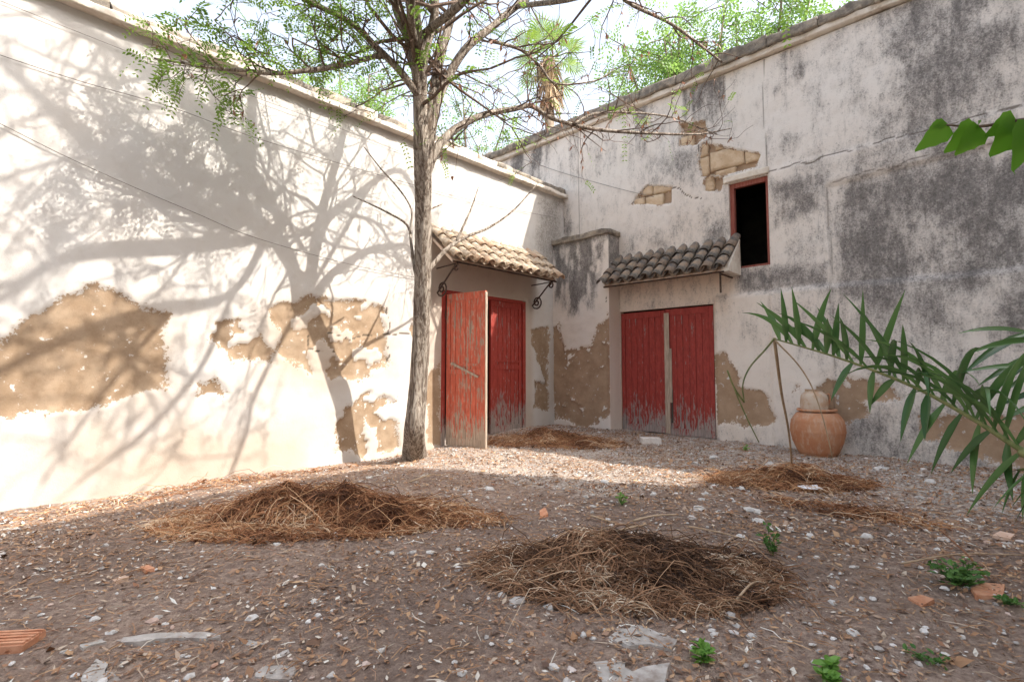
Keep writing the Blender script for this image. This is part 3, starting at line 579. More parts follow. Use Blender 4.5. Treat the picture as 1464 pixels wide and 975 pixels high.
for lp in dead:
    S = spline(lp, 5); b = MB(); b.tube([Lc(q[:3]) for q in S], [q[3] for q in S], 8); b.build('dead_branch', M_BARK, tr, True)
tag(tw.build('twigs', M_TWIG, tr), kind='stuff'); tag(lv.build('crown', M_LEAF, tr), kind='stuff'); tag(pods.build('seed_pods', M_POD, tr), kind='stuff')

# ------------------------------------------------------------------ trees beyond the walls
M_FARLEAF = leafmat('far_leaf', (.14, .26, .05), (.26, .40, .10), .55); M_FARBARK = simple('far_bark', (.16, .12, .09), (.26, .20, .15), 8)
def far_tree(lab, top, H, R, nleaf, seed, name='locust_tree'):
    r = np.random.default_rng(seed); rt = empty(name, (top[0], top[1], 0)); tag(rt, lab, 'tree', 'trees beyond the walls')
    b = MB(); h0 = H * .45; b.tube(spline([(0, 0, -.2), (.1, .05, h0 * .5), (.0, .1, h0)], 5), np.linspace(.22, .15, 11), 8)
    tips = []
    for k in range(9):
        a = k * 2.4 + r.random(); e = np.array([math.cos(a) * R * r.uniform(.4, .9), math.sin(a) * R * r.uniform(.4, .9), H * r.uniform(.75, 1.)]); m = e * .5 + np.array([0, 0, h0 * .5]) + r.normal(0, .25, 3)
        S = spline([(0, 0, h0), m, e], 5); b.tube(S, np.linspace(.10, .02, len(S)), 5)
        for q in S[3:]:
            for _ in range(3):
                e2 = q + r.normal(0, .7, 3); b.tube([q, (q + e2) / 2 + r.normal(0, .08, 3), e2], [.02, .014, .006], 3); tips += [e2, (q + e2) / 2]
    b.build('trunk', M_FARBARK, rt, True); l = MB(); tips = np.array(tips)
    for i in range(nleaf):
        p = tips[r.integers(len(tips))] + r.normal(0, .22, 3); d = r.normal(0, 1, 3); d[2] -= .5; d /= np.linalg.norm(d); s = np.cross(d, r.normal(0, 1, 3)); s /= np.linalg.norm(s) + 1e-9
        L = r.uniform(.10, .2); w = L * .32; a = float(r.random())
        for t in (0, .4, .8): q = p + d * L * t * 1.6; l.add([q, q + s * w + d * L * .25, q + s * w * 1.9, q + s * w - d * L * .12], [(0, 1, 2, 3)], a); l.add([q, q - s * w + d * L * .25, q - s * w * 1.9, q - s * w - d * L * .12], [(0, 1, 2, 3)], a)
    tag(l.build('crown', M_FARLEAF, rt), kind='stuff')
P = atD(985, 30, 15); far_tree('loose green tree rising behind the shaded wall, twiggy locust branches in front of it', P, P[2] + .2, 2.3, 5200, 5)
P = atD(1110, 10, 14.5); far_tree('bright green bushy tree above the coping of the shaded wall over the window', P, P[2] + .3, 2.0, 5200, 6)
P = atD(1225, -30, 13.5); far_tree('green treetop peeping over the highest part of the shaded wall coping', P, P[2] + .1, 1.6, 3000, 8)
P = atD(690, 165, 19); far_tree('low sparse green tree seen beyond the cornice beside the fan palm', P, P[2], 2.0, 2200, 9)
P = atD(480, 40, 17); far_tree('sparse green tree beyond the sunlit wall, seen through the locust branches', P, P[2], 2.4, 2600, 10)
# fan palm
M_FAN = leafmat('fan_leaf', (.13, .23, .05), (.26, .36, .09), .4); M_THATCH = leafmat('dead_fronds', (.33, .22, .13), (.50, .37, .24), .2)
P = atD(785, 85, 20); fp = empty('fan_palm', (P[0], P[1], 0)); tag(fp, 'tall fan palm with shaggy dead fronds rising beyond the wall corner', 'palm')
b = MB(); b.tube([(0, 0, -.2), (.05, 0, 5), (0, 0, P[2])], [.28, .2, .17], 10); b.build('trunk', M_FARBARK, fp, True)
r = np.random.default_rng(4); top = np.array([0, 0, P[2]])
for k in range(22):
    a = k * 2.399; el = 1.25 - k * .085 + r.normal(0, .08); d = np.array([math.cos(a) * math.cos(el), math.sin(a) * math.cos(el), math.sin(el)]); st = top + d * r.uniform(.7, 1.05); s = np.cross(d, ZZ); s /= np.linalg.norm(s); u = np.cross(s, d)
    b = MB(); b.tube([top, st], .014, 4, float(r.random()))
    for j in range(17):
        f = (j - 8) / 8 * 1.75; e = d * math.cos(f) + s * math.sin(f); L = .85 * (1 - .25 * abs(f) / 1.75); w = np.cross(e, u) * .035; q = st + e * L * .55; t = st + e * L + np.array([0, 0, -.16 * r.random()])
        b.add([st, q + w, t, q - w], [(0, 1, 2, 3)], float(r.random()))
    b.build('fan_leaf', M_FAN, fp)
b = MB()
for k in range(420):
    a = r.random() * 6.28; z0 = -r.random() * 1.9; rr = .18 + .25 * r.random(); q = top + np.array([math.cos(a) * rr, math.sin(a) * rr, z0]); e = q + np.array([math.cos(a) * .25, math.sin(a) * .25, -r.uniform(.3, .7)]); w = np.array([-math.sin(a), math.cos(a), 0]) * .03
    b.add([q - w, q + w, e + w * .3, e - w * .3], [(0, 1, 2, 3)], float(r.random()))
tag(b.build('dead_skirt', M_THATCH, fp), kind='stuff')

# ------------------------------------------------------------------ unseen house added behind the camera to shade the yard
hs_ = empty('unseen_shade_house', (-9, -12.2, 0)); tag(hs_, 'unseen plain house added behind the camera to shade the yard', 'house')
b = MB(); b.box((-13, -8, -.5), (8.6, 0, 11.6)); b.build('wall', M_SHADE, hs_); b = MB(); b.box((8.605, -8, -.5), (14, -.02, 8.0)); b.build('shade_wing', M_SHADE, hs_); b = MB(); b.box((-13.3, -8.3, 11.603), (8.62, .03, 11.7)); b.build('roof', M_COPE, hs_)  # lower wing added to block a leftover strip of sun on the ground
for wx in (-9, -5, -1, 3, 7):
    for wz in (2, 5.2, 8.4):
        b = MB(); b.box((wx - .5, .003, wz), (wx + .5, .03, wz + 1.5)); b.build('window', M_DARK, hs_)

# ------------------------------------------------------------------ terracotta jar and the pot on it
n = NT('terracotta'); a = n.noise(3, 6, .65); c = n.noise(14, 5, .7, (1, 1, .3)); t = n.mix(n.rng(a, .35, .65), (.45, .195, .10), (.50, .265, .155)); t = n.mix(n.rng(c, .48, .7, 0, .7), t, (.54, .40, .30)); M_TERRA = n.out(t, .85, c, .3, .01)
n = NT('limewashed_clay'); a = n.noise(7, 6, .65); M_LIMED = n.out(n.mix(n.rng(a, .4, .65), (.58, .49, .40), (.50, .34, .23)), .9, a, .3, .01)
def lathe(prof, n=40):
    b = MB(); vs = []; 
    for r_, z in prof:
        for k in range(n): a = 2 * math.pi * k / n; vs.append((r_ * math.cos(a), r_ * math.sin(a), z))
    m = len(prof); b.add(vs, [(i * n + k, i * n + (k + 1) % n, (i + 1) * n + (k + 1) % n, (i + 1) * n + k) for i in range(m - 1) for k in range(n)] + [tuple(range(n))[::-1]]); return b
pb = onG(1170, 650); jar = empty('terracotta_jar', (pb[0], pb[1], pb[2] - .02)); tag(jar, 'big bulging terracotta jar standing by the shaded wall', 'jar')
prof = spline([(.21, 0), (.25, .04), (.31, .16), (.355, .32), (.362, .44), (.335, .55), (.275, .635), (.235, .655)], 5)
lathe([(max(.01, p[0] + .006 * (abs(math.sin(p[1] * 21)) > .96)), p[1]) for p in prof] + [(.21, .655), (.20, .5), (.01, .45)]).build('body', M_TERRA, jar, True)
lathe(spline([(.232, .665), (.262, .672), (.266, .69), (.255, .705), (.225, .70)], 4)).build('rim', M_TERRA, jar, True)
pt = empty('clay_pot', (pb[0] - .01, pb[1] + .03, pb[2] + .49)); tag(pt, 'smaller limewashed clay pot with one loop handle standing in the mouth of the big jar', 'pot')
lathe(spline([(.10, -.06), (.17, .10), (.185, .23), (.182, .33), (.165, .40), (.12, .445), (.115, .47), (.13, .48)], 5) .tolist() + [(.10, .47), (.09, .3)]).build('body', M_LIMED, pt, True)
b = MB(); hd = np.array([.69, -.72, 0]); b.tube([hd * .165 + ZZ * .40, hd * .225 + ZZ * .41, hd * .245 + ZZ * .35, hd * .22 + ZZ * .26, hd * .182 + ZZ * .23], .014, 7); b.build('handle', M_TERRA, pt, True)

# ------------------------------------------------------------------ litter
n = NT('leaf_litter'); M_LIT = n.out(n.ramp(n.attr('rnd'), [(0, (0.115, 0.074, 0.057)), (.2, (0.257, 0.149, 0.092)), (.42, (0.365, 0.209, 0.115)), (.6, (0.513, 0.338, 0.203)), (.74, (0.270, 0.135, 0.081)), (.93, (0.540, 0.446, 0.351)), (1, (0.750, 0.750, 0.702))]), .9)
n = NT('dry_straw'); M_STRAW = n.out(n.ramp(n.attr('rnd'), [(0, (0.094, 0.045, 0.027)), (.3, (0.250, 0.110, 0.055)), (.6, (0.413, 0.206, 0.100)), (.85, (0.575, 0.350, 0.188)), (1, (0.700, 0.537, 0.375))]), .85)
n = NT('grey_straw'); M_STRAW2 = n.out(n.ramp(n.attr('rnd'), [(0, (0.060, 0.036, 0.025)), (.35, (0.192, 0.102, 0.058)), (.65, (0.348, 0.198, 0.114)), (.85, (0.480, 0.324, 0.204)), (1, (0.624, 0.516, 0.396))]), .85)
n = NT('pale_rubble'); M_PEB = n.out(n.ramp(n.attr('rnd'), [(0, (.34, .31, .29)), (.5, (.55, .52, .49)), (.85, (.70, .68, .66)), (1, (.46, .27, .19))]), .9)
lit = MB(); NL = 150000
X = rng.uniform(-9.6, -.1, NL); Y = rng.uniform(-8.2, -.06, NL); dens = fbm(X, Y, .9, 4, 51); keep = (rng.random(NL) < .35 + 1.1 * (dens - .25)); X = X[keep]; Y = Y[keep]; Zg = gz(X, Y)
m_ = len(X); L = np.exp(rng.normal(math.log(.0105), .42, m_)) * np.where(X > -5, 1.25, 1); w = L * rng.uniform(.2, .7, m_); an = rng.random(m_) * 6.28; t1, t2 = rng.normal(0, .35, (2, m_)); c, s = np.cos(an), np.sin(an); zz = Zg + .006 + rng.random(m_) * .012
V4 = np.stack([np.stack([X - c * L, Y - s * L, zz - t1 * L], 1), np.stack([X - s * w, Y + c * w, zz + t2 * w], 1), np.stack([X + c * L, Y + s * L, zz + t1 * L], 1), np.stack([X + s * w, Y - c * w, zz - t2 * w * .5], 1)], 1).reshape(-1, 3)
lit.v = [tuple(q) for q in V4.tolist()]; lit.f = [tuple(q) for q in np.arange(4 * m_).reshape(-1, 4).tolist()]; lit.a = (rng.random(m_) ** 1.1).tolist()
for _ in range(5200):
    x, y = rng.uniform(-9.4, -.2), rng.uniform(-8, -.1); a = rng.random() * 6.28; L = rng.uniform(.04, .16); z = float(gz(x, y)) + .012; k = rng.normal(0, .4); p0 = np.array([x, y, z]); p1 = p0 + np.array([math.cos(a), math.sin(a), .12]) * L * .5; p2 = p1 + np.array([math.cos(a + k), math.sin(a + k), -.1]) * L * .5
    lit.tube([p0, p1, p2], [.0022, .0025, .0015], 3, float(.3 + .7 * rng.random()), cap=False)
tag(lit.build('leaf_litter', M_LIT), 'dry leaf scraps, chips and straw scattered over the soil', 'litter', kind='stuff')
def pebble(b, p, r, a=None, sub=0):
    t = (1 + 5 ** .5) / 2; vs = np.array([(-1, t, 0), (1, t, 0), (-1, -t, 0), (1, -t, 0), (0, -1, t), (0, 1, t), (0, -1, -t), (0, 1, -t), (t, 0, -1), (t, 0, 1), (-t, 0, -1), (-t, 0, 1)]) / 1.9
    fs = [(0, 11, 5), (0, 5, 1), (0, 1, 7), (0, 7, 10), (0, 10, 11), (1, 5, 9), (5, 11, 4), (11, 10, 2), (10, 7, 6), (7, 1, 8), (3, 9, 4), (3, 4, 2), (3, 2, 6), (3, 6, 8), (3, 8, 9), (4, 9, 5), (2, 4, 11), (6, 2, 10), (8, 6, 7), (9, 8, 1)]
    vs = vs * (1 + rng.normal(0, .16, vs.shape)) * np.array([1, rng.uniform(.55, .95), rng.uniform(.35, .6)]) * r; an = rng.random() * 6.28; c, s = math.cos(an), math.sin(an)
    vs = np.stack([vs[:, 0] * c - vs[:, 1] * s, vs[:, 0] * s + vs[:, 1] * c, vs[:, 2]], 1) + p; b.add(vs, fs, a)
gr = MB()
for _ in range(11000):
    x, y = rng.uniform(-9.4, -.15), rng.uniform(-8, -.1)
    if rng.random() > .25 + .75 * float(sstep(-5.5, -1.5, x)) + .4 * float(fbm(x, y, .8, 3, 71) > .58): continue
    pebble(gr, np.array([x, y, float(gz(x, y)) + .006]), float(np.exp(rng.normal(math.log(.012), .45))), float(rng.random()))
tag(gr.build('gravel', M_PEB), 'small pale pebbles and plaster crumbs strewn on the soil', 'gravel', kind='stuff')
M_STN = simple('pale_stone', (.52, .50, .48), (.68, .66, .63), 25, .5, .006, c3=(.40, .36, .32))
px = [(255, 752), (258, 768), (395, 779), (135, 886), (362, 884), (480, 766), (560, 792), (590, 790), (615, 790), (710, 836), (717, 852), (785, 868), (660, 962), (730, 917), (755, 937), (865, 690), (924, 697), (935, 707), (990, 741), (1000, 728), (1072, 730), (1085, 745), (1083, 733), (1130, 757), (1060, 768), (1350, 772), (1240, 768), (834, 908), (848, 912), (1053, 895), (1018, 902), (1075, 910), (160, 905), (95, 932), (270, 968), (545, 930), (450, 860), (455, 880), (940, 668), (1010, 706), (1190, 862), (1220, 905), (1060, 700), (700, 700), (645, 715), (1020, 655), (1100, 665), (1260, 672), (1330, 690)]
for i, (x, y) in enumerate(px):
    p = onG(x, y); D = float((p - CAM) @ FW); r = rng.uniform(6, 11) * D / FPX; b = MB(); pebble(b, np.array([0, 0, r * .06]), r)
    o = b.build('stone', M_STN); o.location = p; lm = min(((455, 742, 'around the largest straw heap'), (892, 820, 'around the grey-brown heap'), (1170, 690, 'near the terracotta jar'), (910, 930, 'by the jagged concrete patch'), (240, 920, 'by the long narrow concrete strip'), (930, 640, 'on the ground before the closed double door'), (1380, 830, 'near the bushy weed')), key=lambda q: math.hypot(q[0] - x, 2 * (q[1] - y)))[2]
    tag(o, 'loose pale stone lying ' + lm, 'stone', 'loose stones on the soil')
M_BRK = simple('brick_shard', (.50, .22, .12), (.60, .32, .20), 20, .5, .006)
def plate(name, pxs, th, mat, lab, cat, group=None, dz=.012, mtx=None):
    P = np.array([onG(x, y) for x, y in pxs]); c = P.mean(0); n = len(P); lo = [(q[0] - c[0], q[1] - c[1], -.03) for q in P]; hi = [((q[0] - c[0]) * .94, (q[1] - c[1]) * .94, th) for q in P]
    b = MB(); b.add(lo + hi + [(0, 0, th)], [(i, (i + 1) % n, n + (i + 1) % n, n + i) for i in range(n)] + [(n + i, n + (i + 1) % n, 2 * n) for i in range(n)]); o = b.build(name, mat); o.location = (c[0], c[1], c[2]); tag(o, lab, cat, group); return o
plate('tile_shard', [(1297, 857), (1318, 855), (1337, 862), (1318, 870)], .018, M_BRK, 'pointed orange tile shard lying alone on dark soil', 'tile shard')
plate('tile_shard', [(1387, 845), (1405, 836), (1438, 838), (1436, 856), (1395, 858)], .018, M_BRK, 'largest orange brick fragment, beside the bushy green weed', 'tile shard')
plate('tile_shard', [(1418, 768), (1430, 762), (1452, 767), (1445, 773)], .018, simple('peach_shard', (.60, .40, .29), (.66, .48, .38), 20), 'peach coloured tile fragment near the palm fronds', 'tile shard')
plate('tile_shard', [(771, 732), (780, 727), (784, 738), (772, 743)], .018, M_BRK, 'pinkish brick bit in the middle of the yard', 'tile shard')
plate('tile_shard', [(160, 832), (178, 825), (185, 828), (165, 836)], .015, simple('buff_shard', (.52, .36, .27), (.60, .45, .35), 20), 'thin buff clay sliver on the dark soil by the ribbed tile', 'tile shard')
plate('tile_shard', [(200, 814), (212, 811), (222, 816), (208, 820)], .02, M_BRK, 'small flat orange chip in front of the largest straw heap', 'tile shard')
# ribbed hollow tile
p = onG(10, 926); rt = empty('ribbed_tile', p + (0, 0, .01), math.radians(-40)); tag(rt, 'broken red ribbed clay tile', 'tile')
b = MB(); b.box((-.14, -.05, -.02), (.10, .09, .02), .004); b.build('slab', M_BRK, rt)
for k in range(5): b = MB(); b.box((-.138, -.045 + k * .028, .021), (.098, -.03 + k * .028, .032), .002); b.build('rib', M_BRK, rt)
M_CONC = simple('pale_concrete', (.36, .33, .30), (.50, .47, .44), 9, .4, .008, c3=(.24, .19, .16))
def ragged(pxs, k=3):
    out = []
    for (a, b_) in zip(pxs, pxs[1:] + pxs[:1]):
        for t in range(k): out.append((a[0] + (b_[0] - a[0]) * t / k + rng.normal(0, 1.6), a[1] + (b_[1] - a[1]) * t / k + rng.normal(0, .9)))
    return out
for pxs, lab in (([(866, 912), (885, 884), (905, 890), (945, 905), (972, 918), (962, 932), (930, 925), (900, 930)], 'jagged pale concrete patch showing through the soil'), ([(838, 975), (842, 945), (880, 942), (905, 962), (960, 950), (955, 985), (900, 1000), (845, 1000)], 'wide pale concrete remnant at the edge of the yard below the straw heap'),
                 ([(108, 980), (135, 946), (150, 950), (152, 962), (175, 972), (180, 990)], 'pale triangular concrete slab piece near the ribbed tile'), ([(162, 914), (180, 910), (250, 908), (316, 905), (320, 912), (250, 916), (170, 922)], 'long narrow strip of pale concrete'), ([(342, 914), (362, 918), (384, 922), (372, 926), (345, 922)], 'small pale concrete sliver at the end of the long strip'), ([(112, 924), (148, 914), (150, 919), (118, 930)], 'short pale concrete chip beside the long strip'), ([(360, 972), (372, 955), (400, 950), (428, 958), (415, 975)], 'rounded pale concrete piece half buried in soil')):
    plate('concrete_fragment', ragged(pxs), .008, M_CONC, lab, 'concrete')
p = onG(930, 634); b = MB(); b.box((-.17, -.07, -.02), (.17, .07, .10), .012); o = b.build('rubble_block', simple('white_block', (.62, .56, .51), (.72, .68, .64), 14, .6, .01)); o.location = p; o.rotation_euler = (0, 0, math.radians(-40)); tag(o, 'chunky white rubble block lying before the closed double door', 'block')
M_PAPER = simple('white_paper', (.74, .76, .80), (.80, .82, .85), 12, .2, .004)
p = onG(1158, 704); b = MB(); g = 6; vs = [(.10 * (i / g - .5) * 2, .055 * (j / g - .5) * 2, .04 + .03 * float(fbm(i * .9, j * .9, 1.6, 3, 2))) for i in range(g + 1) for j in range(g + 1)]; b.add(vs, gridfaces(g + 1, g + 1).tolist()); o = b.build('paper_scrap', M_PAPER); o.location = p; o.rotation_euler = (.1, 0, -.8); tag(o, 'crumpled white paper scrap on the low straw heap near the jar', 'paper')
p = onG(8, 968); b = MB(); b.box((-.4, -.35, -.05), (.03, .35, .05), .004); o = b.build('white_step', simple('white_paint', (.76, .76, .77), (.8, .8, .8), 5)); o.location = p + np.array([-.1, -.03, 0]); o.rotation_euler = (0, 0, math.radians(10)); tag(o, 'corner of a smooth white painted step', 'step')

# heaps ---------------------------------------------------------------
def heap(lab, pxc, rx, ry, H, nst, mat, ang, seed, Ls=(.04, .20)):
    r = np.random.default_rng(seed); c = onG(*pxc); rt = empty('straw_heap', c); tag(rt, lab, 'heap'); ca, sa = math.cos(ang), math.sin(ang)
    def hh(u, v): q = np.hypot(u, v) * (.75 + .7 * fbm(np.asarray(u) + 5 * seed, v, .8, 2, seed + 3)); return H * np.clip(1 - q * q, 0, 1) ** .9 * (.10 + 1.5 * fbm(np.asarray(u) + seed, v, .55, 3, seed) ** 1.3 + .55 * (fbm(np.asarray(u) * rx, np.asarray(v) * ry, .13, 2, seed + 5) - .4))
    def W(u, v, z=0.): x = c[0] + ca * u * rx - sa * v * ry; y = c[1] + sa * u * rx + ca * v * ry; return np.array([x, y, float(gz(x, y)) + float(hh(u, v)) + z]) - c
    m = 44; us = np.linspace(-1.02, 1.02, m); b = MB(); b.add([W(u, v, -.012 - .03 * (math.hypot(u, v) > .97)) for u in us for v in us], gridfaces(m, m).tolist()); b.a = (r.random(len(b.f)) * .35).tolist(); b.build('matted_core', mat, rt, True)
    s = MB()
    for _ in range(nst):
        q = r.random() ** .62 * 1.38; a = r.random() * 6.28; u, v = q * math.cos(a), q * math.sin(a); L = r.uniform(*Ls) * (1 if r.random() < .9 else 2.6); da = r.normal(0, .75) + (0 if r.random() < .5 else 3.1); pts = []; k = r.normal(0, 1.6); lift = r.uniform(0, .09) * (1 - .6 * min(1, q))
        p0 = W(u, v, lift + .01); p1 = W(u + math.cos(da) * L / rx, v + math.sin(da) * L / ry, lift * r.random() + .012); cu = r.normal(0, .10, 3) * L; cv = r.normal(0, .05, 3) * L
        pts = [p0 + (p1 - p0) * f + cu * math.sin(f * 3.14) + cv * math.sin(f * 6.28) + ZZ * .12 * L * math.sin(f * 3.14) for f in (0, .25, .5, .75, 1)]
        w = r.uniform(.0012, .0036); s.tube(pts, [w, w * 1.1, w, w * .8, w * .4], 3, float(np.clip(1.5 * (fbm(u * 1.0, v, .35, 2, seed + 9) - .5) + .15 + .7 * r.random(), 0, 1)), cap=False)
    for _ in range(int(nst * 2.2)):
        q = r.random() ** .62 * 1.42; a = r.random() * 6.28; p = W(q * math.cos(a), q * math.sin(a), .012 + .07 * r.random() * max(.05, 1.1 - q)); d = r.normal(0, 1, 3); d[2] *= .5; d /= np.linalg.norm(d); e = np.cross(d, r.normal(0, 1, 3)); e /= np.linalg.norm(e); L = float(np.exp(r.normal(math.log(.016), .5))); s.add([p - d * L, p + e * L * .3, p + d * L, p - e * L * .3], [(0, 1, 2, 3)], float(np.clip(1.5 * (fbm(q * math.cos(a), q * math.sin(a), .35, 2, seed + 9) - .5) + .8 * r.random(), 0, 1)))
    tag(s.build('straw', mat, rt), kind='stuff')
ang = YAW - math.pi / 2                                                   # across the view
heap('largest orange-brown heap of dry palm straw, near the sunlit wall', (455, 742), .95, .46, .28, 5600, M_STRAW, ang + .08, 1)
heap('greyish brown heap of dry stalks in the middle of the yard', (892, 820), .66, .38, .22, 5000, M_STRAW2, ang - .1, 2)
heap('low orange straw heap in front of the terracotta jar', (1125, 690), .62, .34, .13, 2300, M_STRAW, ang - .1, 3)
heap('thin spread of straw before the half open door', (790, 632), .9, .45, .13, 2000, M_STRAW, ang - .3, 4)
heap('straggling tail of straw trailing from the largest heap', (620, 745), .5, .14, .07, 420, M_STRAW, ang - .12, 5)
heap('narrow straw trail running from the low heap by the jar', (1215, 738), .5, .09, .05, 300, M_STRAW, ang - .75, 6)
heap('thin drift of straw and dust along the foot of the sunlit wall', (285, 698), 1.7, .10, .03, 260, M_STRAW, .02, 7)
M_STICK = simple('dry_stick', (.36, .25, .16), (.48, .36, .25), 14, .4, .003, stretch=(1, 1, 1))
for i, (a, b_, r_, lab) in enumerate((((985, 758), (1092, 785), .008, 'long straight pale stick pointing from the grey-brown heap at a small weed'), ((905, 775), (968, 774), .009, 'short orange stick across the top of the grey-brown heap'), ((830, 820), (925, 790), .011, 'stout bent stick poking out of the grey-brown heap on its left side'), ((845, 742), (920, 758), .009, 'dry stick lying behind the grey-brown heap'), ((1048, 872), (1085, 838), .008, 'stick leaning off the grey-brown heap beside a white scrap'), ((585, 693), (630, 683), .010, 'pale stick lying near the shadow edge by the tree'), ((1290, 812), (1464, 800), .006, 'thin dark twig lying behind the bushy weed'))):
    p, q = onG(*a, .03), onG(*b_, .03)
    if i in (1, 2): p[2] += .12; q[2] += .16
    L = np.linalg.norm(q - p); m = (p + q) / 2 + rng.normal(0, .02, 3) + ZZ * .02; bb = MB(); bb.tube([(z - p) for z in spline([p, m, q], 5)], np.linspace(r_, r_ * .6, 11), 6); o = bb.build('dry_stick', M_STICK, None, True); o.location = p; tag(o, lab, 'stick')
p0 = onG(1475, 905, -.02); bb = MB(); q = [p0, atD(1420, 840, 2.95), atD(1385, 795, 3.15), atD(1345, 758, 3.35)]; bb.tube([z - p0 for z in spline(q, 6)], np.linspace(.009, .004, 19), 6); o = bb.build('arching_twig', simple('red_brown_stem', (.20, .09, .05), (.30, .15, .09), 20), None, True); o.location = p0; tag(o, 'thin red-brown stem arching up beside the bushy weed', 'stem')

# weeds ----------------------------------------------------------------
M_WEED = leafmat('weed_leaf', (.06, .15, .035), (.13, .26, .06), .3); M_WEED2 = leafmat('young_leaf', (.16, .34, .06), (.24, .44, .10), .4)
def weed(lab, pxp, R, H, nl, L, mat, seed):
    r = np.random.default_rng(seed); p = onG(*pxp); rt = empty('weed', p); tag(rt, lab, 'weed'); s = MB(); l = MB()
    for k in range(max(3, nl // 14)):
        a = r.random() * 6.28; e = np.array([math.cos(a) * R * r.random(), math.sin(a) * R * r.random(), H * r.uniform(.5, 1)]); S = spline([(0, 0, -.01), e * .5 + r.normal(0, .01, 3), e], 4); s.tube(S, np.linspace(.004, .0015, len(S)), 4)
        for j in range(14):
            q = S[r.integers(2, len(S))] + r.normal(0, R * .16, 3) * (1, 1, .5); q[2] = max(q[2], .01); d = r.normal(0, 1, 3); d[2] = abs(d[2]) * .4; d /= np.linalg.norm(d); w = np.cross(d, ZZ + r.normal(0, .4, 3)); w /= np.linalg.norm(w); LL = L * r.uniform(.6, 1.2); z = np.cross(w, d) * LL * .12
            l.add([q, q + d * LL * .35 + w * LL * .3 + z, q + d * LL * .75 + w * LL * .22 + z, q + d * LL, q + d * LL * .75 - w * LL * .22 + z, q + d * LL * .35 - w * LL * .3 + z, q + d * LL * .5], [(0, 1, 6), (1, 2, 6), (2, 3, 6), (3, 4, 6), (4, 5, 6), (5, 0, 6)], float(r.random()))
    s.build('stem', M_WEED, rt); tag(l.build('foliage', mat, rt), kind='stuff')
weed('bushy dark green weed growing beside the largest orange brick fragment', (1368, 836), .16, .13, 210, .045, M_WEED, 1)
weed('small upright green weed by the end of the long straight stick', (1105, 794), .07, .20, 70, .04, M_WEED, 2)
weed('bright green seedling with broad leaves beside the pale concrete patch', (1008, 948), .06, .07, 28, .05, M_WEED2, 3)
weed('single bright green young plant on the soil in front of the dark bare patch', (1186, 972), .05, .06, 28, .055, M_WEED2, 4)
weed('faint low green sprouts near the bright green young plant', (1330, 948), .10, .04, 42, .03, M_WEED, 5)
weed('tiny yellow-green sprout between stones behind the grey-brown heap', (890, 722), .05, .10, 28, .035, M_WEED2, 6)
weed('small green sprigs under the thin red-brown stem', (1438, 862), .08, .05, 42, .035, M_WEED, 7)
weed('low green sprig at the foot of the shaded wall right of the closed double door', (1068, 645), .06, .10, 28, .04, M_WEED2, 8)

# ------------------------------------------------------------------ palm reaching in, and the leafy branch
M_PALM = leafmat('palm_leaflet', (.045, .11, .035), (.10, .20, .06), .3, .25); M_RACH = simple('palm_rachis', (.10, .13, .04), (.20, .20, .08), 12, .2, .003, .5); M_DRYP = simple('dead_rachis', (.30, .21, .13), (.40, .30, .20), 14, .3, .003)
pal = empty('young_palm', G(-6.3, -8.6)); tag(pal, 'arching dark green feather palm fronds reaching over the yard', 'palm'); po = np.array(pal.location)
b = MB(); b.tube([(0, 0, -.1), (0, 0, .25), (0, 0, .5)], [.16, .18, .10], 12); b.build('trunk', M_FARBARK, pal, True)
def frond(pts, rad, specs):
    S = spline([np.append(np.array(p) - po, r_) for p, r_ in zip(pts, rad)], 10); b = MB(); b.tube([q[:3] for q in S], [q[3] for q in S], 8); fr_ = b.build('frond', M_RACH, pal, True)
    for t, d, L, w, bend in specs:
        i = min(len(S) - 2, int(t * (len(S) - 1))); p = S[i][:3]; d = np.array(d, float); d /= np.linalg.norm(d); ax = S[i + 1][:3] - S[i][:3]; ax /= np.linalg.norm(ax); s = np.cross(d, np.cross(ax, d)); s = ax - d * (ax @ d); s /= np.linalg.norm(s) + 1e-9; u = np.cross(s, d); m = 8; vs = []; q = p.copy(); dd = d.copy()
        for k in range(m + 1):
            f = k / m; ww = w * (min(1, .35 + f * 3) if f < .4 else 1 - ((f - .4) / .6) ** 1.5) * .5; vs += [q - s * ww + u * ww * .45, q, q + s * ww + u * ww * .45]; dd = dd + np.array([0, 0, -bend / m]); dd /= np.linalg.norm(dd); q = q + dd * L / m
        fs = [(3 * k + j, 3 * k + j + 1, 3 * k + 4 + j, 3 * k + 3 + j) for k in range(m) for j in (0, 1)]; mobj('leaflet', [tuple(map(float, v)) for v in vs], fs, M_PALM, fr_, True, {'rnd': ('FACE', [float(rng.random())] * len(fs))})
upv, rtv = UP, RT
f1p = [po + (0.0, .1, .45), atD(1520, 668, 2.2), atD(1464, 645, 2.55), atD(1385, 595, 3.0), atD(1300, 550, 3.5), atD(1200, 512, 4.1), atD(1106, 484, 4.6)]
sp = []
for i in range(42):
    t = .34 + .655 * i / 41
    a = rng.normal(0, .22); sgn = 1 if i % 2 else -1; L = .74 * (1 - .30 * max(0, t - .7) / .3) * rng.uniform(.75, 1.1)
    d = upv * (.95 + .1 * sgn) + (-rtv) * (.30 + a * .6 + .25 * (t - .6)) + FW * (.45 * sgn + rng.normal(0, .15)); sp.append((t, d, L, .06, rng.uniform(.2, 1.3) if t > .66 else rng.uniform(.6, 2.4)))
for i in range(12):
    t = .30 + .5 * i / 11; sp.append((t, -upv * rng.uniform(.7, 1.1) - rtv * rng.uniform(.1, .6) + FW * rng.normal(0, .5), rng.uniform(.28, .5), .06, .3))
frond(f1p, [.02, .018, .016, .014, .012, .009, .006], sp)
q0 = atD(1107, 484, 4.6)
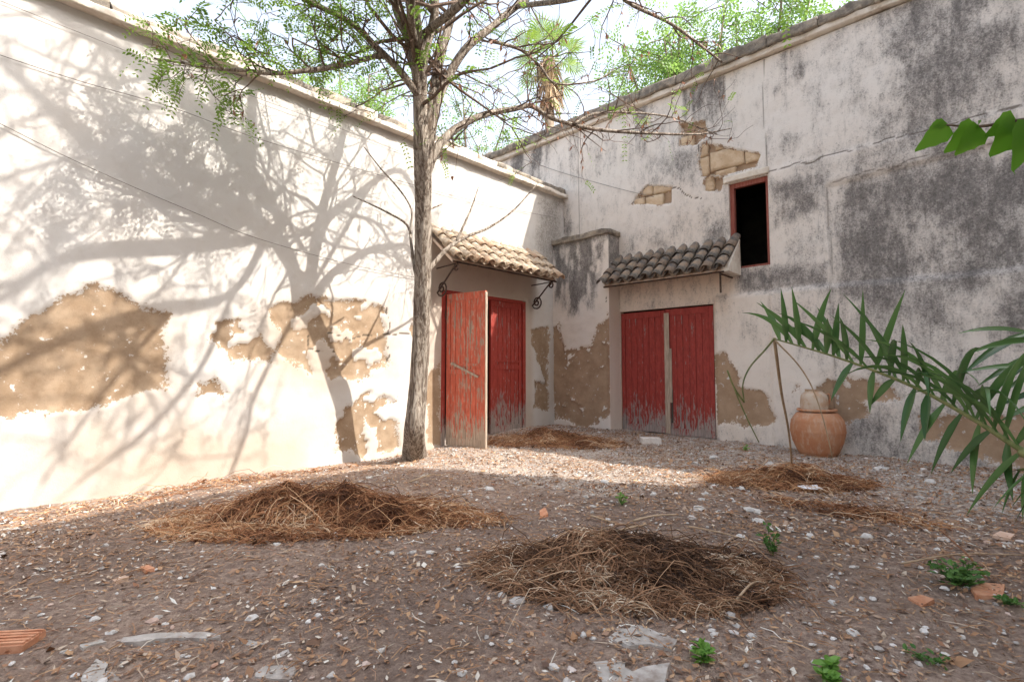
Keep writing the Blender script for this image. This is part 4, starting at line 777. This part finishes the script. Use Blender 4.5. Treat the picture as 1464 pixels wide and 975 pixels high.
for nm, pts, r_ in (('dead_stalk', [q0, atD(1117, 560, 4.95), atD(1128, 620, 5.35), onG(1134, 684, -.03)], .016), ('dry_leaflet', [q0 - (0, 0, .01), atD(1140, 520, 4.55), atD(1162, 556, 4.5), atD(1180, 610, 4.45), atD(1190, 655, 4.45)], .008), ('dry_leaflet', [q0, atD(1094, 500, 4.6), atD(1072, 525, 4.6), atD(1062, 550, 4.6), atD(1064, 575, 4.6)], .009), ('dry_leaflet', [atD(1064, 575, 4.6) , atD(1050, 555, 4.58), atD(1040, 530, 4.56), atD(1062, 585, 4.55), atD(1085, 632, 4.55)], .009)):
    S = spline([np.array(p) - po for p in pts], 6); b = MB(); b.tube(S, np.linspace(r_, r_ * .55, len(S)), 6); b.build(nm, M_DRYP if nm == 'dead_stalk' or r_ == .008 else M_RACH, pal, True)
f2p = [po + (.1, .1, .45), atD(1620, 640, 2.3), atD(1570, 560, 2.7), atD(1510, 500, 3.0), atD(1470, 470, 3.2)]
sp = [(.45 + .5 * i / 9, -rtv * 1. + upv * rng.uniform(-.35, .55) + FW * rng.normal(0, .25), rng.uniform(.45, .65), .055, .45) for i in range(10)]
frond(f2p, [.02, .016, .013, .01, .006], sp)
f3p = [po + (.0, .15, .40), atD(1560, 700, 2.1), atD(1500, 668, 2.4), atD(1455, 672, 2.6)]
sp = [(.55 + .42 * i / 7, -rtv * rng.uniform(.2, .8) - upv * rng.uniform(.5, 1.) + FW * rng.normal(0, .3), rng.uniform(.22, .34), .03, .3) for i in range(8)]
frond(f3p, [.016, .013, .01, .006], sp)
sap = empty('leafy_sapling', G(-6.0, -9.0)); tag(sap, 'bright green toothed leaves on a thin twig reaching in against the shaded wall', 'sapling'); so_ = np.array(sap.location)
M_BROAD = leafmat('broad_leaf', (.10, .26, .02), (.15, .34, .03), .55, .4)
tw_ = [np.array([0, 0, -.1]), np.array([.0, .2, 1.2]), atD(1640, 200, 1.9) - so_, atD(1540, 172, 2.0) - so_, atD(1464, 172, 2.05) - so_, atD(1400, 181, 2.1) - so_, atD(1340, 178, 2.15) - so_]
S = spline(tw_, 6); b = MB(); b.tube(S, np.linspace(.02, .003, len(S)), 6); b.build('stem', M_TWIG, sap, True)
for (x, y), (tx, ty), L_w, D in (((1356, 178), (1308, 218), .42, 2.14), ((1396, 180), (1350, 220), .50, 2.12), ((1402, 182), (1366, 224), .5, 2.1), ((1456, 174), (1416, 226), .62, 2.06), ((1452, 170), (1408, 196), .5, 2.08), ((1470, 172), (1452, 250), .5, 2.02), ((1345, 177), (1329, 183), .5, 2.15), ((1398, 180), (1400, 172), .8, 2.1), ((1530, 172), (1490, 230), .6, 2.0)):
    p, e = atD(x, y, D) - so_, atD(tx, ty, D - .03) - so_; d = e - p; L = np.linalg.norm(d); d /= L; s = np.cross(d, -FW); s /= np.linalg.norm(s); u = np.cross(s, d); vs = [p]; m = 9
    for k in range(1, m):
        f = k / m; w = L * L_w * .5 * math.sin(math.pi * f ** .6) * (1 - f) ** .35 * (1.15 + .16 * (k % 2)); q = p + d * L * f - u * L * .1 * f * f; vs += [q - s * w + u * w * .3, q, q + s * w + u * w * .3]
    vs.append(e); n_ = len(vs) - 1; fs = [(0, 1, 2), (0, 2, 3)] + [(1 + 3 * k + j, 4 + 3 * k + j, 5 + 3 * k + j, 2 + 3 * k + j) for k in range(m - 2) for j in (0, 1)] + [(n_ - 3, n_, n_ - 2), (n_ - 2, n_, n_ - 1)]
    mobj('leaf', [tuple(map(float, v)) for v in vs], fs, M_BROAD, sap, True, {'rnd': ('FACE', [float(rng.random())] * len(fs))})
